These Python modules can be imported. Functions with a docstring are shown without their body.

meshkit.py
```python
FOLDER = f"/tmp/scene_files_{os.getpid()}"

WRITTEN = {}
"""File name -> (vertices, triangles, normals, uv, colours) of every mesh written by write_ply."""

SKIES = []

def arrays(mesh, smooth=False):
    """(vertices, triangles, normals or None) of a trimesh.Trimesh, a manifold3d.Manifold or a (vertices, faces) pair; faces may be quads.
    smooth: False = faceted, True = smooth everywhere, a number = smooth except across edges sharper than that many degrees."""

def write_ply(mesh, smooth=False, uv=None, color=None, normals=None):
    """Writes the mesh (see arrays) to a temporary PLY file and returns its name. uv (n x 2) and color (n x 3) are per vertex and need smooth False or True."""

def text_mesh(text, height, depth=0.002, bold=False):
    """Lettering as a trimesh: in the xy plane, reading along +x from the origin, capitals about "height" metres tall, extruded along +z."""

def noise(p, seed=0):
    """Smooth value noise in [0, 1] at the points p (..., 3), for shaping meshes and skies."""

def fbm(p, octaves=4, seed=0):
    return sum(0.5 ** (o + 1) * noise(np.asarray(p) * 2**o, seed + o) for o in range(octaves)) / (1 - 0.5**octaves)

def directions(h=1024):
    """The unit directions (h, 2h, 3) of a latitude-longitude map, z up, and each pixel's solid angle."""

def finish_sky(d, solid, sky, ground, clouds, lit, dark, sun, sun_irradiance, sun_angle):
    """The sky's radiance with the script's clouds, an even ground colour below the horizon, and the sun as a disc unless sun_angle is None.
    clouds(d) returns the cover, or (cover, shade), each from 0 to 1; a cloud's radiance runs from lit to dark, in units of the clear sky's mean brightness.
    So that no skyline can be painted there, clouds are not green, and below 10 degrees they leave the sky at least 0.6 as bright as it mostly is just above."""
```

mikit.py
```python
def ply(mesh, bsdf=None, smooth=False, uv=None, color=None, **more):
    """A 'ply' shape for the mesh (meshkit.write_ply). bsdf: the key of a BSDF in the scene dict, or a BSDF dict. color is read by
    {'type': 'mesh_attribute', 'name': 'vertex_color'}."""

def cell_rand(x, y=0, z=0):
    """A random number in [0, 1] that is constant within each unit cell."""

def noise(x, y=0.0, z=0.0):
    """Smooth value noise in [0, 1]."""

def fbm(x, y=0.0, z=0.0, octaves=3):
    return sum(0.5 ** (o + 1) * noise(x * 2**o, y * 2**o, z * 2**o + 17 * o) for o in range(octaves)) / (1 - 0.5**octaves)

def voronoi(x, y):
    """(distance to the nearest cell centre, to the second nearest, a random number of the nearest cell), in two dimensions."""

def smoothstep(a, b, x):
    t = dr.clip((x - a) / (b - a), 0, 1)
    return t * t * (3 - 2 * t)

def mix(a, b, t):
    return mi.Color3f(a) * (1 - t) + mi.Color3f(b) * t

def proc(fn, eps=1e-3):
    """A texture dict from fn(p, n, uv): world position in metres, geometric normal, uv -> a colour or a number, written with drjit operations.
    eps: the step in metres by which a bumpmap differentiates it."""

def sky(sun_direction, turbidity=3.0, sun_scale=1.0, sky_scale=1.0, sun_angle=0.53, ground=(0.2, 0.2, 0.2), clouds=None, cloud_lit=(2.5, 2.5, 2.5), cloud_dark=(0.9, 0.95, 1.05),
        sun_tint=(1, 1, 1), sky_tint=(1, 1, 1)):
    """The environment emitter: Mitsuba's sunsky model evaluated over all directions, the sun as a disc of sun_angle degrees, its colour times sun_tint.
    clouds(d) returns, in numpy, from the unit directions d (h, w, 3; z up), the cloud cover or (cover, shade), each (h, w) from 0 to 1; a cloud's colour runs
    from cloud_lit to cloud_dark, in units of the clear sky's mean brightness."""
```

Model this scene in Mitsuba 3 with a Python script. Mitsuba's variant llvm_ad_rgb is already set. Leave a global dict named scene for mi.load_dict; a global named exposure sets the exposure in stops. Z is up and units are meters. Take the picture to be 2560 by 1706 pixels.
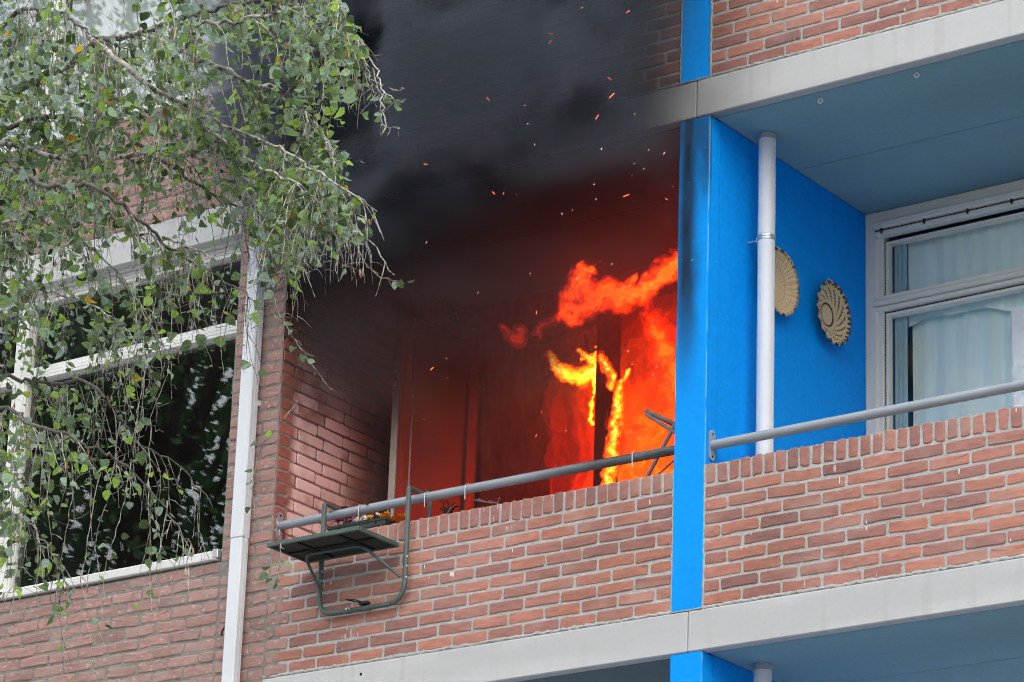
import math, random
import numpy as np, trimesh, drjit as dr, mitsuba as mi
import mikit, meshkit
from mikit import noise, fbm, smoothstep, mix, proc

T = mi.ScalarTransform4f
rng = random.Random(11)
nrg = np.random.default_rng(11)
scene, labels = {}, {}
Z0 = 6.283                      # height of the second floor slab above the street; shapes below are given in facade coordinates (z=0 on that slab)
OFF = np.array([0, 0, Z0])

# ------------------------------------------------------------------ camera, sky, exposure
EYE = np.array([8.92068, -13.38140, -4.58268])
YAW, PITCH, ROLL, FPX = -0.639092, 0.355705, 0.0362774, 8577.07
fw = np.array([math.sin(YAW) * math.cos(PITCH), math.cos(YAW) * math.cos(PITCH), math.sin(PITCH)])
_r = np.cross(fw, [0, 0, 1]); _r /= np.linalg.norm(_r); _u = np.cross(_r, fw)
right = math.cos(ROLL) * _r + math.sin(ROLL) * _u
up = -math.sin(ROLL) * _r + math.cos(ROLL) * _u
scene['camera'] = {'type': 'perspective', 'fov': 2 * math.degrees(math.atan(1280 / FPX)), 'fov_axis': 'x', 'near_clip': 0.1, 'far_clip': 3000.0,
                   'to_world': T().look_at(origin=(EYE + OFF).tolist(), target=(EYE + OFF + fw).tolist(), up=up.tolist())}
scene['sky'] = mikit.sky((0.62, -0.55, 0.62), turbidity=4, sun_scale=0.13, sun_angle=50, clouds=lambda d: (1.0 + 0 * d[..., 2], 1 - np.clip(d[..., 2], 0, 1)), cloud_lit=(3.3, 3.53, 3.78), cloud_dark=(1.25, 1.34, 1.42), ground=(0.2, 0.2, 0.19))
exposure = 3.17


def at(px, py, y):
    """A point of the photograph (2560 x 1706) as a place in the scene at the depth y."""
    d = right * ((px - 1280) / FPX) - up * ((py - 853) / FPX) + fw
    return EYE + d * ((y - EYE[1]) / d[1])


# measured dimensions
W, C, ST, H, D, P = 0.1825, 0.06864, 0.205, 2.816, 1.545, 0.222     # pillar width, brick course, slab thickness, storey, balcony depth, brick pitch
LX = -2.575                                                          # return wall of the burning balcony
SOF = H - ST

# ------------------------------------------------------------------ helpers
def M(v, f): return trimesh.Trimesh(np.asarray(v, float), np.asarray(f, int), process=False)
def cat(ms): return trimesh.util.concatenate([m if isinstance(m, trimesh.Trimesh) else M(*m) for m in ms])


def numbered(key):
    if key not in scene and key not in used: used.add(key); return key
    k = 1
    while f'{key}_{k:03d}' in used: k += 1
    used.add(f'{key}_{k:03d}')
    return f'{key}_{k:03d}'


used, reserved = set(), set()


def put(key, mesh, mat, smooth=False, uv=None, label=None, **more):
    """One entry of scene, moved up to its storey."""
    key = key if key in reserved else numbered(key)
    reserved.discard(key)
    v, f, _ = meshkit.arrays(mesh)
    scene[key] = mikit.ply(M(v + OFF, f), mat, smooth=smooth, uv=uv, **more)
    if label: labels[key] = {'label': label}
    return key


def thing(key, label, category, group=None, kind=None):
    if key not in scene or group: key = numbered(key); reserved.add(key)
    labels[key] = {'label': label}
    if category: labels[key]['category'] = category
    if group: labels[key]['group'] = group
    if kind: labels[key]['kind'] = kind
    return key


def part(parent, name):
    return numbered(f'{parent}__{name}')


def cbox(x0, x1, y0, y1, z0, z1, c=0.004):
    """A box with chamfered edges."""
    c = min(c, (x1 - x0) / 3, (y1 - y0) / 3, (z1 - z0) / 3)
    p = []
    for sx in (0, 1):
        for sy in (0, 1):
            for sz in (0, 1):
                q = [(x0, x1)[sx], (y0, y1)[sy], (z0, z1)[sz]]
                s = [1 - 2 * sx, 1 - 2 * sy, 1 - 2 * sz]
                for a in range(3):
                    p.append([q[k] + (0 if k == a else s[k] * c) for k in range(3)])
    return trimesh.convex.convex_hull(np.array(p))


def box(x0, x1, y0, y1, z0, z1):
    m = trimesh.creation.box(extents=(x1 - x0, y1 - y0, z1 - z0))
    m.apply_translation(((x0 + x1) / 2, (y0 + y1) / 2, (z0 + z1) / 2))
    return m


def tube(pts, r, sides=10, cap=True):
    p = np.asarray(pts, float)
    r = np.broadcast_to(r, (len(p),))
    t = np.gradient(p, axis=0); t /= np.linalg.norm(t, axis=1, keepdims=True) + 1e-12
    a = np.cross(t[0], [0, 0, 1.0] if abs(t[0][2]) < 0.9 else [1.0, 0, 0]); a /= np.linalg.norm(a)
    ang = np.arange(sides) * 2 * np.pi / sides
    rings = []
    for k in range(len(p)):
        a = a - t[k] * (a @ t[k]); a /= np.linalg.norm(a) + 1e-12
        b = np.cross(t[k], a)
        rings.append(p[k] + r[k] * (np.cos(ang)[:, None] * a + np.sin(ang)[:, None] * b))
    v = np.vstack(rings)
    f = []
    for k in range(len(p) - 1):
        for j in range(sides):
            A, B = k * sides + j, k * sides + (j + 1) % sides
            f += [[A, B, B + sides], [A, B + sides, A + sides]]
    if cap:
        n = len(v); v = np.vstack([v, p[:1], p[-1:]])
        e = (len(p) - 1) * sides
        for j in range(sides):
            f += [[n, (j + 1) % sides, j], [n + 1, e + j, e + (j + 1) % sides]]
    return M(v, f)


def bend(pts, r, n=6):
    """A polyline with its inner corners rounded to radius r."""
    p = [np.asarray(q, float) for q in pts]
    out = [p[0]]
    for i in range(1, len(p) - 1):
        a, b = p[i - 1] - p[i], p[i + 1] - p[i]
        d = min(r, np.linalg.norm(a) * .45, np.linalg.norm(b) * .45)
        a, b = p[i] + a / np.linalg.norm(a) * d, p[i] + b / np.linalg.norm(b) * d
        for s in np.linspace(0, 1, n): out.append((1 - s) ** 2 * a + 2 * s * (1 - s) * p[i] + s * s * b)
    return np.array(out + [p[-1]])


def sphere(c, r, sub=2, scale=(1, 1, 1)):
    m = trimesh.creation.icosphere(subdivisions=sub, radius=r)
    m.vertices = m.vertices * np.array(scale) + np.array(c)
    return m


def lathe(profile, sides=32):
    """Revolve (radius, height) about z."""
    pr = np.asarray(profile, float); n = len(pr)
    ang = np.arange(sides) * 2 * np.pi / sides
    v = np.vstack([np.c_[pr[:, 0] * math.cos(a), pr[:, 0] * math.sin(a), pr[:, 1]] for a in ang])
    f = []
    for j in range(sides):
        for k in range(n - 1):
            a, b, c, d = j * n + k, ((j + 1) % sides) * n + k, ((j + 1) % sides) * n + k + 1, j * n + k + 1
            f += [[a, b, c], [a, c, d]]
    return M(v, f)


# ------------------------------------------------------------------ materials
def pri(color, rough=0.6, spec=0.3, bump=None, bscale=1.0, eps=1e-3, two=False, **more):
    m = {'type': 'principled', 'base_color': proc(color) if callable(color) else {'type': 'rgb', 'value': list(color)}, 'roughness': proc(rough) if callable(rough) else rough, 'specular': spec, **more}
    if bump: m = {'type': 'bumpmap', 'arbitrary': proc(bump, eps), 'scale': bscale, 'bsdf': m}
    return {'type': 'twosided', 'bsdf': m} if two else m


def soot(p):
    """Where the fire has blackened the facade: above and around the burning balcony's mouth."""
    z = p.z - Z0
    n = fbm(p.x * 2.2, p.y * 2.2, z * 2.2, 4)
    edge = smoothstep(-1.15, 0.22, -p.x - 0.0 + 1.2 * (n - 0.5) - 0.42)
    hgt = smoothstep(1.5, 2.6, z + 0.5 * (n - 0.5))
    return dr.clip(edge * hgt * smoothstep(-3.05, -2.55, p.x), 0, 1)


def brick_color(p, n, uv):
    t, s = uv.x, uv.y
    lo = mix((0.265, 0.140, 0.130), (0.35, 0.165, 0.138), s)
    hi = mix((0.425, 0.180, 0.130), (0.44, 0.208, 0.165), s)
    c = mix(lo, hi, t)
    g = fbm(p.x * 26, p.y * 26, p.z * 60, 3)
    big = fbm(p.x * 5, p.y * 5, p.z * 7, 3)
    grime = smoothstep(.45, .8, fbm(p.x * 1.7, p.y, p.z * .9, 4))
    c = c * (0.80 + 0.40 * g) * (1 - .22 * grime)
    c = mix(c, (0.38, 0.26, 0.225), 0.42 * smoothstep(0.5, 0.8, big))
    drip = smoothstep(0.80, 0.86, noise(p.x * 95, p.y * 95, p.z * 16)) * smoothstep(0.62, 0.75, noise(p.x * 7, p.y * 7, p.z * 5))
    c = mix(c, (0.72, 0.70, 0.66), 0.75 * drip)
    return mix(c, (0.012, 0.012, 0.013), 0.93 * soot(p))


def old_color(p, n, uv):
    t, s = uv.x, uv.y
    c = mix(mix((0.235, 0.155, 0.140), (0.31, 0.192, 0.172), s), (0.37, 0.212, 0.188), t)
    g = fbm(p.x * 24, p.y * 24, p.z * 50, 4)
    big = fbm(p.x * 6, p.y * 6, p.z * 6, 3)
    c = c * (0.78 + 0.42 * g)
    c = mix(c, (0.335, 0.245, 0.22), 0.5 * smoothstep(0.42, 0.75, big))
    c = mix(c, (0.50, 0.45, 0.40), 0.4 * smoothstep(0.68, 0.78, fbm(p.x * 40, p.y * 40, p.z * 40, 2)))
    return c


def reveal_color(p, n, uv):
    z = p.z - Z0
    t, s = uv.x, uv.y
    c = mix((0.26, 0.105, 0.085), (0.40, 0.15, 0.11), t) * (0.7 + 0.6 * fbm(p.x * 24, p.y * 24, p.z * 50, 3))
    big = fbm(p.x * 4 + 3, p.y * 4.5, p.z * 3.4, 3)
    pink_glow = smoothstep(0.25, 0.52, big + 0.25 * (uv.y - 0.5)) * smoothstep(0.09, 0.16, p.y + 0.04 * (noise(p.z * 20) - .5)) * smoothstep(0.75, 0.45, p.y + 0.3 * (big - .5)) * smoothstep(2.05, 1.65, z)
    c = mix(c, (0.88, 0.66, 0.63), 0.95 * pink_glow)  # pale pink glow on the return wall, put into the brick colour
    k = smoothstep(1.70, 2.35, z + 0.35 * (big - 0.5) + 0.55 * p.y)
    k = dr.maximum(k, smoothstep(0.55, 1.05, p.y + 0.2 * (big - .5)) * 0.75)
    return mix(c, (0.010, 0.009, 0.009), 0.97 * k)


def mortar_color(p, n, uv):
    g = fbm(p.x * 45, p.y * 45, p.z * 45, 3)
    c = mix((0.31, 0.315, 0.31), (0.46, 0.465, 0.455), g)
    c = mix(c, (0.34, 0.33, 0.29), 0.4 * smoothstep(0.5, 0.8, fbm(p.x * 3, p.y * 3, p.z * 3, 3)))
    return mix(c, (0.012, 0.012, 0.013), 0.9 * soot(p))


def old_mortar_color(p, n, uv):
    g = fbm(p.x * 40, p.y * 40, p.z * 40, 3)
    c = mix((0.15, 0.138, 0.125), (0.28, 0.262, 0.24), g)
    return mix(c, (0.27, 0.27, 0.22), 0.5 * smoothstep(0.5, 0.75, fbm(p.x * 7, p.y * 7, p.z * 7, 2)))


def reveal_mortar_color(p, n, uv):
    g = fbm(p.x * 40, p.y * 40, p.z * 40, 3)
    k = smoothstep(1.3, 2.1, p.z - Z0 + 0.42 * p.y + 0.3 * (g - .5))
    edge = smoothstep(0.13, 0.08, p.y)
    return mix(mix((0.27, 0.165, 0.145), (0.33, 0.29, 0.27), edge) * (0.7 + 0.6 * g), (0.02, 0.017, 0.016), k)


rough_bump = lambda p, n, uv: fbm(p.x * 90, p.y * 90, p.z * 140, 3) * 0.0022 + noise(p.x * 18, p.y * 18, p.z * 30) * 0.0016
mort_bump = lambda p, n, uv: fbm(p.x * 120, p.y * 120, p.z * 120, 3) * 0.004
scene['brick_new'] = pri(brick_color, 0.85, 0.15, rough_bump)
scene['brick_old'] = pri(old_color, 0.9, 0.12, lambda p, n, uv: fbm(p.x * 80, p.y * 80, p.z * 120, 3) * 0.0018 + noise(p.x * 14, p.y * 14, p.z * 22) * 0.002)
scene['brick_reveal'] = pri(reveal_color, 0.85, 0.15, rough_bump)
scene['mortar_new'] = pri(mortar_color, 0.95, 0.1, mort_bump)
scene['mortar_old'] = pri(old_mortar_color, 0.95, 0.1, mort_bump)
scene['mortar_reveal'] = pri(reveal_mortar_color, 0.95, 0.1, mort_bump)


def concrete_color(p, n, uv):
    z = p.z - Z0
    c = mix((0.445, 0.45, 0.452), (0.495, 0.50, 0.505), fbm(p.x * 1.3, p.y * 3, p.z * 2.2, 3))
    c = c * (0.965 + 0.07 * fbm(p.x * 60, p.y * 60, p.z * 60, 2))
    streak = smoothstep(0.62, 0.85, noise(p.x * 30, p.y * 9, p.z * 1.2))
    c = mix(c, (0.36, 0.345, 0.31), 0.22 * streak)
    c = c * (1 - 0.10 * smoothstep(.5, .75, fbm(p.x * 0.8, p.y, p.z * 5, 4)))
    c = mix(c, (0.30, 0.29, 0.27), 0.3 * smoothstep(0.75, 0.82, fbm(p.x * 55, p.y * 55, p.z * 55, 2)) * smoothstep(0.55, 0.7, noise(p.x * 2, 0, p.z * 2)))
    k = smoothstep(0.75, -0.45, p.x + 0.30 * (fbm(p.x * 3, p.y, z * 3, 3) - .5)) * smoothstep(1.4, 2.2, z) * smoothstep(-2.75, -2.6, p.x)
    return mix(c, (0.014, 0.014, 0.016), 0.97 * dr.clip(k, 0, 1))


scene['concrete'] = pri(concrete_color, 0.8, 0.2, lambda p, n, uv: fbm(p.x * 50, p.y * 50, p.z * 50, 3) * 0.0008)


def blue_color(p, n, uv):
    z = p.z - Z0
    c = mix((0.000, 0.252, 0.78), (0.000, 0.290, 0.85), fbm(p.x * 3, p.y * 2, p.z * 1.5, 3))
    c = c * (0.95 + 0.1 * noise(p.x * 50, p.y * 50, p.z * 50)) * (0.93 + 0.14 * fbm(p.x * 9, p.y * 9, p.z * 1.2, 4))
    g = fbm(p.x * 16, p.y * 16, z * 5, 4)
    front = smoothstep(0.03, 0.0, p.y)
    lick = smoothstep(2.75, 2.70, z) * smoothstep(0.95, 1.75, z) * smoothstep(0.165, 0.065, p.x + 0.06 * (g - .5)) * (0.62 + 0.40 * smoothstep(0.0, 0.045, p.x))
    lick = dr.maximum(lick, 0.80 * smoothstep(2.0, 2.45, z + 0.3 * (g - .5)) * smoothstep(2.75, 2.70, z))
    lick = dr.maximum(lick, 0.30 * smoothstep(2.7, 2.75, z) * (0.6 + 0.0 * z))
    c = mix(c, (0.012, 0.022, 0.036), front * lick * smoothstep(3.9, 3.3, z) * (0.92 + 0.3 * (g - .5)))
    chip = smoothstep(0.80, 0.84, fbm(p.x * 70, p.y * 70, p.z * 70, 2)) * smoothstep(0.6, 0.7, noise(p.x * 6, p.y * 6, p.z * 6))
    edge = 0.5 * smoothstep(0.0025, 0.001, dr.abs(p.x - W)) * smoothstep(0.2, 0.7, noise(p.z * 12, p.z * 3)) * smoothstep(0.004, 0.0, p.y)
    return mix(c, (0.30, 0.55, 0.72), dr.maximum(chip * 0.6, edge))


scene['blue_paint'] = pri(blue_color, 0.6, 0.12, lambda p, n, uv: fbm(p.x * 70, p.y * 70, p.z * 70, 3) * 0.0012)


def soffit_color(p, n, uv):
    c = mix((0.180, 0.325, 0.370), (0.215, 0.360, 0.405), fbm(p.x * 1.1, p.y * 1.6, 0, 4))
    c = mix(c, (0.10, 0.125, 0.125), 0.8 * smoothstep(0.1, 0.0, p.x))
    k = smoothstep(0.12, -0.05, p.x) * smoothstep(.5, 1.0, p.z - Z0)
    c = c * (0.9 + 0.2 * fbm(p.x * 0.7, p.y * 2.5, 3.0, 4))
    return mix(c * (0.95 + 0.1 * noise(p.x * 90, p.y * 90)), (0.010, 0.009, 0.009), k)


scene['soffit_paint'] = pri(soffit_color, 0.7, 0.25, lambda p, n, uv: fbm(p.x * 40, p.y * 40, p.z * 40, 2) * 0.0006)
white_wear = lambda p, n, uv: mix((0.57, 0.57, 0.545), (0.63, 0.63, 0.61), smoothstep(0.25, 0.6, fbm(p.x * 5, p.y * 5, p.z * 5, 3)))
scene['white_paint'] = pri(white_wear, 0.5, 0.4)
scene['pvc'] = pri(lambda p, n, uv: mix((0.58, 0.60, 0.64), (0.65, 0.67, 0.71), fbm(p.x * 4, p.y * 4, p.z * 2.5, 3)), 0.45, 0.35)
scene['grey_frame'] = pri(lambda p, n, uv: mix((0.72, 0.68, 0.59), (0.76, 0.72, 0.63), fbm(p.x * 4, p.y * 4, p.z * 3, 3)), 0.5, 0.4)
scene['dark_gap'] = pri((0.02, 0.02, 0.02), 0.8)


def rail_color(p, n, uv):
    c = mix((0.20, 0.235, 0.27), (0.30, 0.33, 0.37), fbm(p.x * 9, p.y * 30, p.z * 30, 4))
    k = smoothstep(-1.15, -0.35, p.x) * smoothstep(0.06, -0.02, p.x) * (0.55 + 0.6 * fbm(p.x * 12, p.y * 30, p.z * 30, 3))
    return mix(c, (0.035, 0.04, 0.042), dr.clip(k, 0, 0.95))


scene['rail_metal'] = pri(rail_color, 0.42, 0.5, lambda p, n, uv: fbm(p.x * 60, p.y * 60, p.z * 60, 2) * 0.0006)
scene['green_metal'] = pri(lambda p, n, uv: mix((0.038, 0.062, 0.056), (0.085, 0.125, 0.115), fbm(p.x * 30, p.y * 30, p.z * 30, 3)), 0.4, 0.5)
scene['green_panel'] = pri(lambda p, n, uv: mix((0.026, 0.030, 0.026), (0.040, 0.045, 0.039), fbm(p.x * 14, p.y * 14, p.z * 30, 3)), 0.7, 0.3)
scene['green_dark'] = pri((0.012, 0.015, 0.013), 0.6, 0.3)
scene['steel'] = pri((0.55, 0.57, 0.60), 0.35, 0.5, metallic=0.7)
scene['black_rubber'] = pri((0.02, 0.022, 0.024), 0.6)
scene['charred'] = pri(lambda p, n, uv: mix((0.010, 0.008, 0.007), (0.05, 0.028, 0.02), fbm(p.x * 22, p.y * 22, p.z * 9, 3)), 0.75, 0.3, lambda p, n, uv: fbm(p.x * 40, p.y * 40, p.z * 15, 3) * 0.004)
scene['chair_metal'] = pri(lambda p, n, uv: mix((0.12, 0.09, 0.08), (0.36, 0.32, 0.30), fbm(p.x * 26, p.y * 26, p.z * 26, 3)), 0.4, 0.5)
scene['scorched_wood'] = pri(lambda p, n, uv: mix((0.075, 0.030, 0.025), (0.24, 0.095, 0.075), fbm(p.x * 30, p.y * 30, p.z * 3, 3)), 0.35, 0.5)
scene['pane_glass'] = {'type': 'thindielectric', 'int_ior': 1.52}
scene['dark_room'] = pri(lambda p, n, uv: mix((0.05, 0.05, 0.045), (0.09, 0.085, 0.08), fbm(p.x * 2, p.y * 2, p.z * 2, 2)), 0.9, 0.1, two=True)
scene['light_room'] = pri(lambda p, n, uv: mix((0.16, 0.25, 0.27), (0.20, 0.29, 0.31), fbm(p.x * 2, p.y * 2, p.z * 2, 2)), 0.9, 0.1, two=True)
curt = lambda p, n, uv: mix((0.70, 0.84, 0.79), (0.79, 0.90, 0.86), fbm(p.x * 3, p.y * 4, p.z * 0.8, 3))
scene['curtain_cloth'] = pri(curt, 0.9, 0.1, two=True)
scene['curtain_grey'] = pri(lambda p, n, uv: mix((0.33, 0.385, 0.37), (0.40, 0.455, 0.44), fbm(p.x * 3, p.y * 4, p.z * 0.8, 3)), 0.9, 0.1, two=True)
scene['white_card'] = pri((0.86, 0.87, 0.88), 0.6, 0.2)

# ------------------------------------------------------------------ the apartment building
BLD = thing('apartment_building', 'brick apartment building with bright blue pillar, grey concrete floor bands and one balcony on fire', 'apartment building')
def bpart(name): return f'{BLD}__{name}'


def brick(u0, u1, v0, v1, frame, bevel=0.0038, depth=0.03, proud=0.005, rough=1.0, jag=1.0):
    """One hand-made brick: rounded, slightly uneven outline, chamfered face. frame = (origin, along, outward)."""
    o, a, n = frame
    r = min(0.006 * rough, (u1 - u0) * .2)
    j = 0.0013 * jag
    g = lambda s=1.0: nrg.normal(0, j * s)
    um = (u0 + u1) / 2 + (u1 - u0) * rng.uniform(-.2, .2)
    tilt = nrg.normal(0, 0.0012 * jag)
    out = [(u0 + r, v0), (um, v0), (u1 - r, v0), (u1, v0 + r), (u1, v1 - r), (u1 - r, v1), (um, v1), (u0 + r, v1), (u0, v1 - r), (u0, v0 + r)]
    out = [(u + g(), v + g() + (-tilt if u < um else tilt)) for u, v in out]
    cu, cv = (u0 + u1) / 2, (v0 + v1) / 2
    k = len(out)
    pr = proud + nrg.normal(0, 0.0012 * jag)
    ring0 = [(u, v, -depth) for u, v in out]
    ring1 = [(u, v, pr - bevel * .8) for u, v in out]
    ring2 = [(u + (bevel if u < cu else -bevel) * (.9 + .2 * rng.random()), v + (bevel if v < cv else -bevel) * (.8 + .3 * rng.random()), pr + g(.5)) for u, v in out]
    pts = ring0 + ring1 + ring2
    f = []
    for q in range(2):
        for i in range(k):
            A, B = q * k + i, q * k + (i + 1) % k
            f += [[A, B, B + k], [A, B + k, A + k]]
    c = len(pts); pts.append((cu, cv, pr + 0.0008))
    for i in range(k): f.append([2 * k + i, 2 * k + (i + 1) % k, c])
    v = np.array([o + a * u + np.array([0, 0, 1.0]) * w + n * d for u, w, d in pts])
    if np.dot(np.cross(a, [0, 0, 1.0]), n) < 0: f = [[x, z, y] for x, y, z in f]
    return M(v, f)


def put_brick(holder, mat, mesh, tone=None):
    tone = rng.random() if tone is None else tone
    uv = np.tile([[tone, rng.random()]], (len(mesh.vertices), 1))
    put(f'{holder}__brick', mesh, mat, uv=uv)


def tone_new():
    return min(1, max(0, rng.choice((0.05, 0.12, 0.3, 0.72, 0.9, 1.0)) + rng.uniform(-.08, .08)))


def course(holder, mat, frame, z, xs, h=0.054, joint=0.0135, tone=tone_new, **kw):
    """Bricks of one course between the joints xs."""
    for a, b in zip(xs[:-1], xs[1:]):
        if b - a < 0.03: continue
        put_brick(holder, mat, brick(a + joint / 2, b - joint / 2, z + (C - h) / 2, z + (C + h) / 2, frame, **kw), tone())


def sheet(u0, u1, v0, v1, frame, off=0.0, step=0.03, amp=0.0012, seed=0):
    """A wall sheet with a slightly uneven surface."""
    o, a, n = frame
    nu, nv = max(2, int((u1 - u0) / step)), max(2, int((v1 - v0) / step))
    U, V = np.meshgrid(np.linspace(u0, u1, nu), np.linspace(v0, v1, nv), indexing='ij')
    d = off + amp * 2 * (meshkit.fbm(np.stack([U * 30, V * 30, U * 0 + seed], -1), 2) - .5)
    v = o + U[..., None] * a + V[..., None] * np.array([0, 0, 1.0]) + d[..., None] * n
    idx = np.arange(nu * nv).reshape(nu, nv)
    A, B, Cc, Dd = idx[:-1, :-1].ravel(), idx[1:, :-1].ravel(), idx[1:, 1:].ravel(), idx[:-1, 1:].ravel()
    f = np.vstack([np.c_[A, B, Cc], np.c_[A, Cc, Dd]])
    if np.dot(np.cross(a, [0, 0, 1.0]), n) < 0: f = f[:, ::-1]
    return M(v.reshape(-1, 3), f)


def ragged(u0, u1, frame, vertical=False, width=0.012, proud=0.004, step=0.006, at_v=0.0, seed=0):
    """A smeared, uneven strip of mortar along a joint."""
    o, a, n = frame
    k = max(3, int((u1 - u0) / step)); s = np.linspace(u0, u1, k)
    e = [meshkit.fbm(np.c_[s * 45, s * 0 + seed * 7 + q, s * 0], 3) for q in range(3)]
    lo, hi = at_v - width * (0.25 + 0.9 * e[0]), at_v + width * (0.25 + 0.9 * e[1])
    mid = proud * (0.5 + e[2])
    z = np.array([0, 0, 1.0])
    pt = (lambda S, Vv, dd: o + np.outer(Vv, a) + np.outer(S, z) + np.outer(dd, n)) if vertical else (lambda S, Vv, dd: o + np.outer(S, a) + np.outer(Vv, z) + np.outer(dd, n))
    rows = [pt(s, lo, s * 0 - 0.004), pt(s, lo * .6 + (lo + hi) * .2, mid), pt(s, hi * .6 + (lo + hi) * .2, mid), pt(s, hi, s * 0 - 0.004)]
    v = np.vstack(rows); f = []
    for r in range(3):
        for i in range(k - 1):
            A = r * k + i
            f += [[A, A + 1, A + k + 1], [A, A + k + 1, A + k]]
    f = np.array(f)
    m = M(v, f)
    if (m.face_normals[len(f) // 2] @ n) < 0: m = M(v, f[:, ::-1])
    return m


ex, ey, ez = np.eye(3)
FR = (np.zeros(3), ex, -ey)                 # the facade plane y = 0


def fill(a, b, first, pitch=P):
    """Joint positions from a to b, with one joint at `first`."""
    k0 = math.ceil((a - first) / pitch + 0.15)
    xs = [a] + [first + pitch * k for k in range(k0, 200) if first + pitch * k < b - 0.035] + [b]
    return xs


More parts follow.
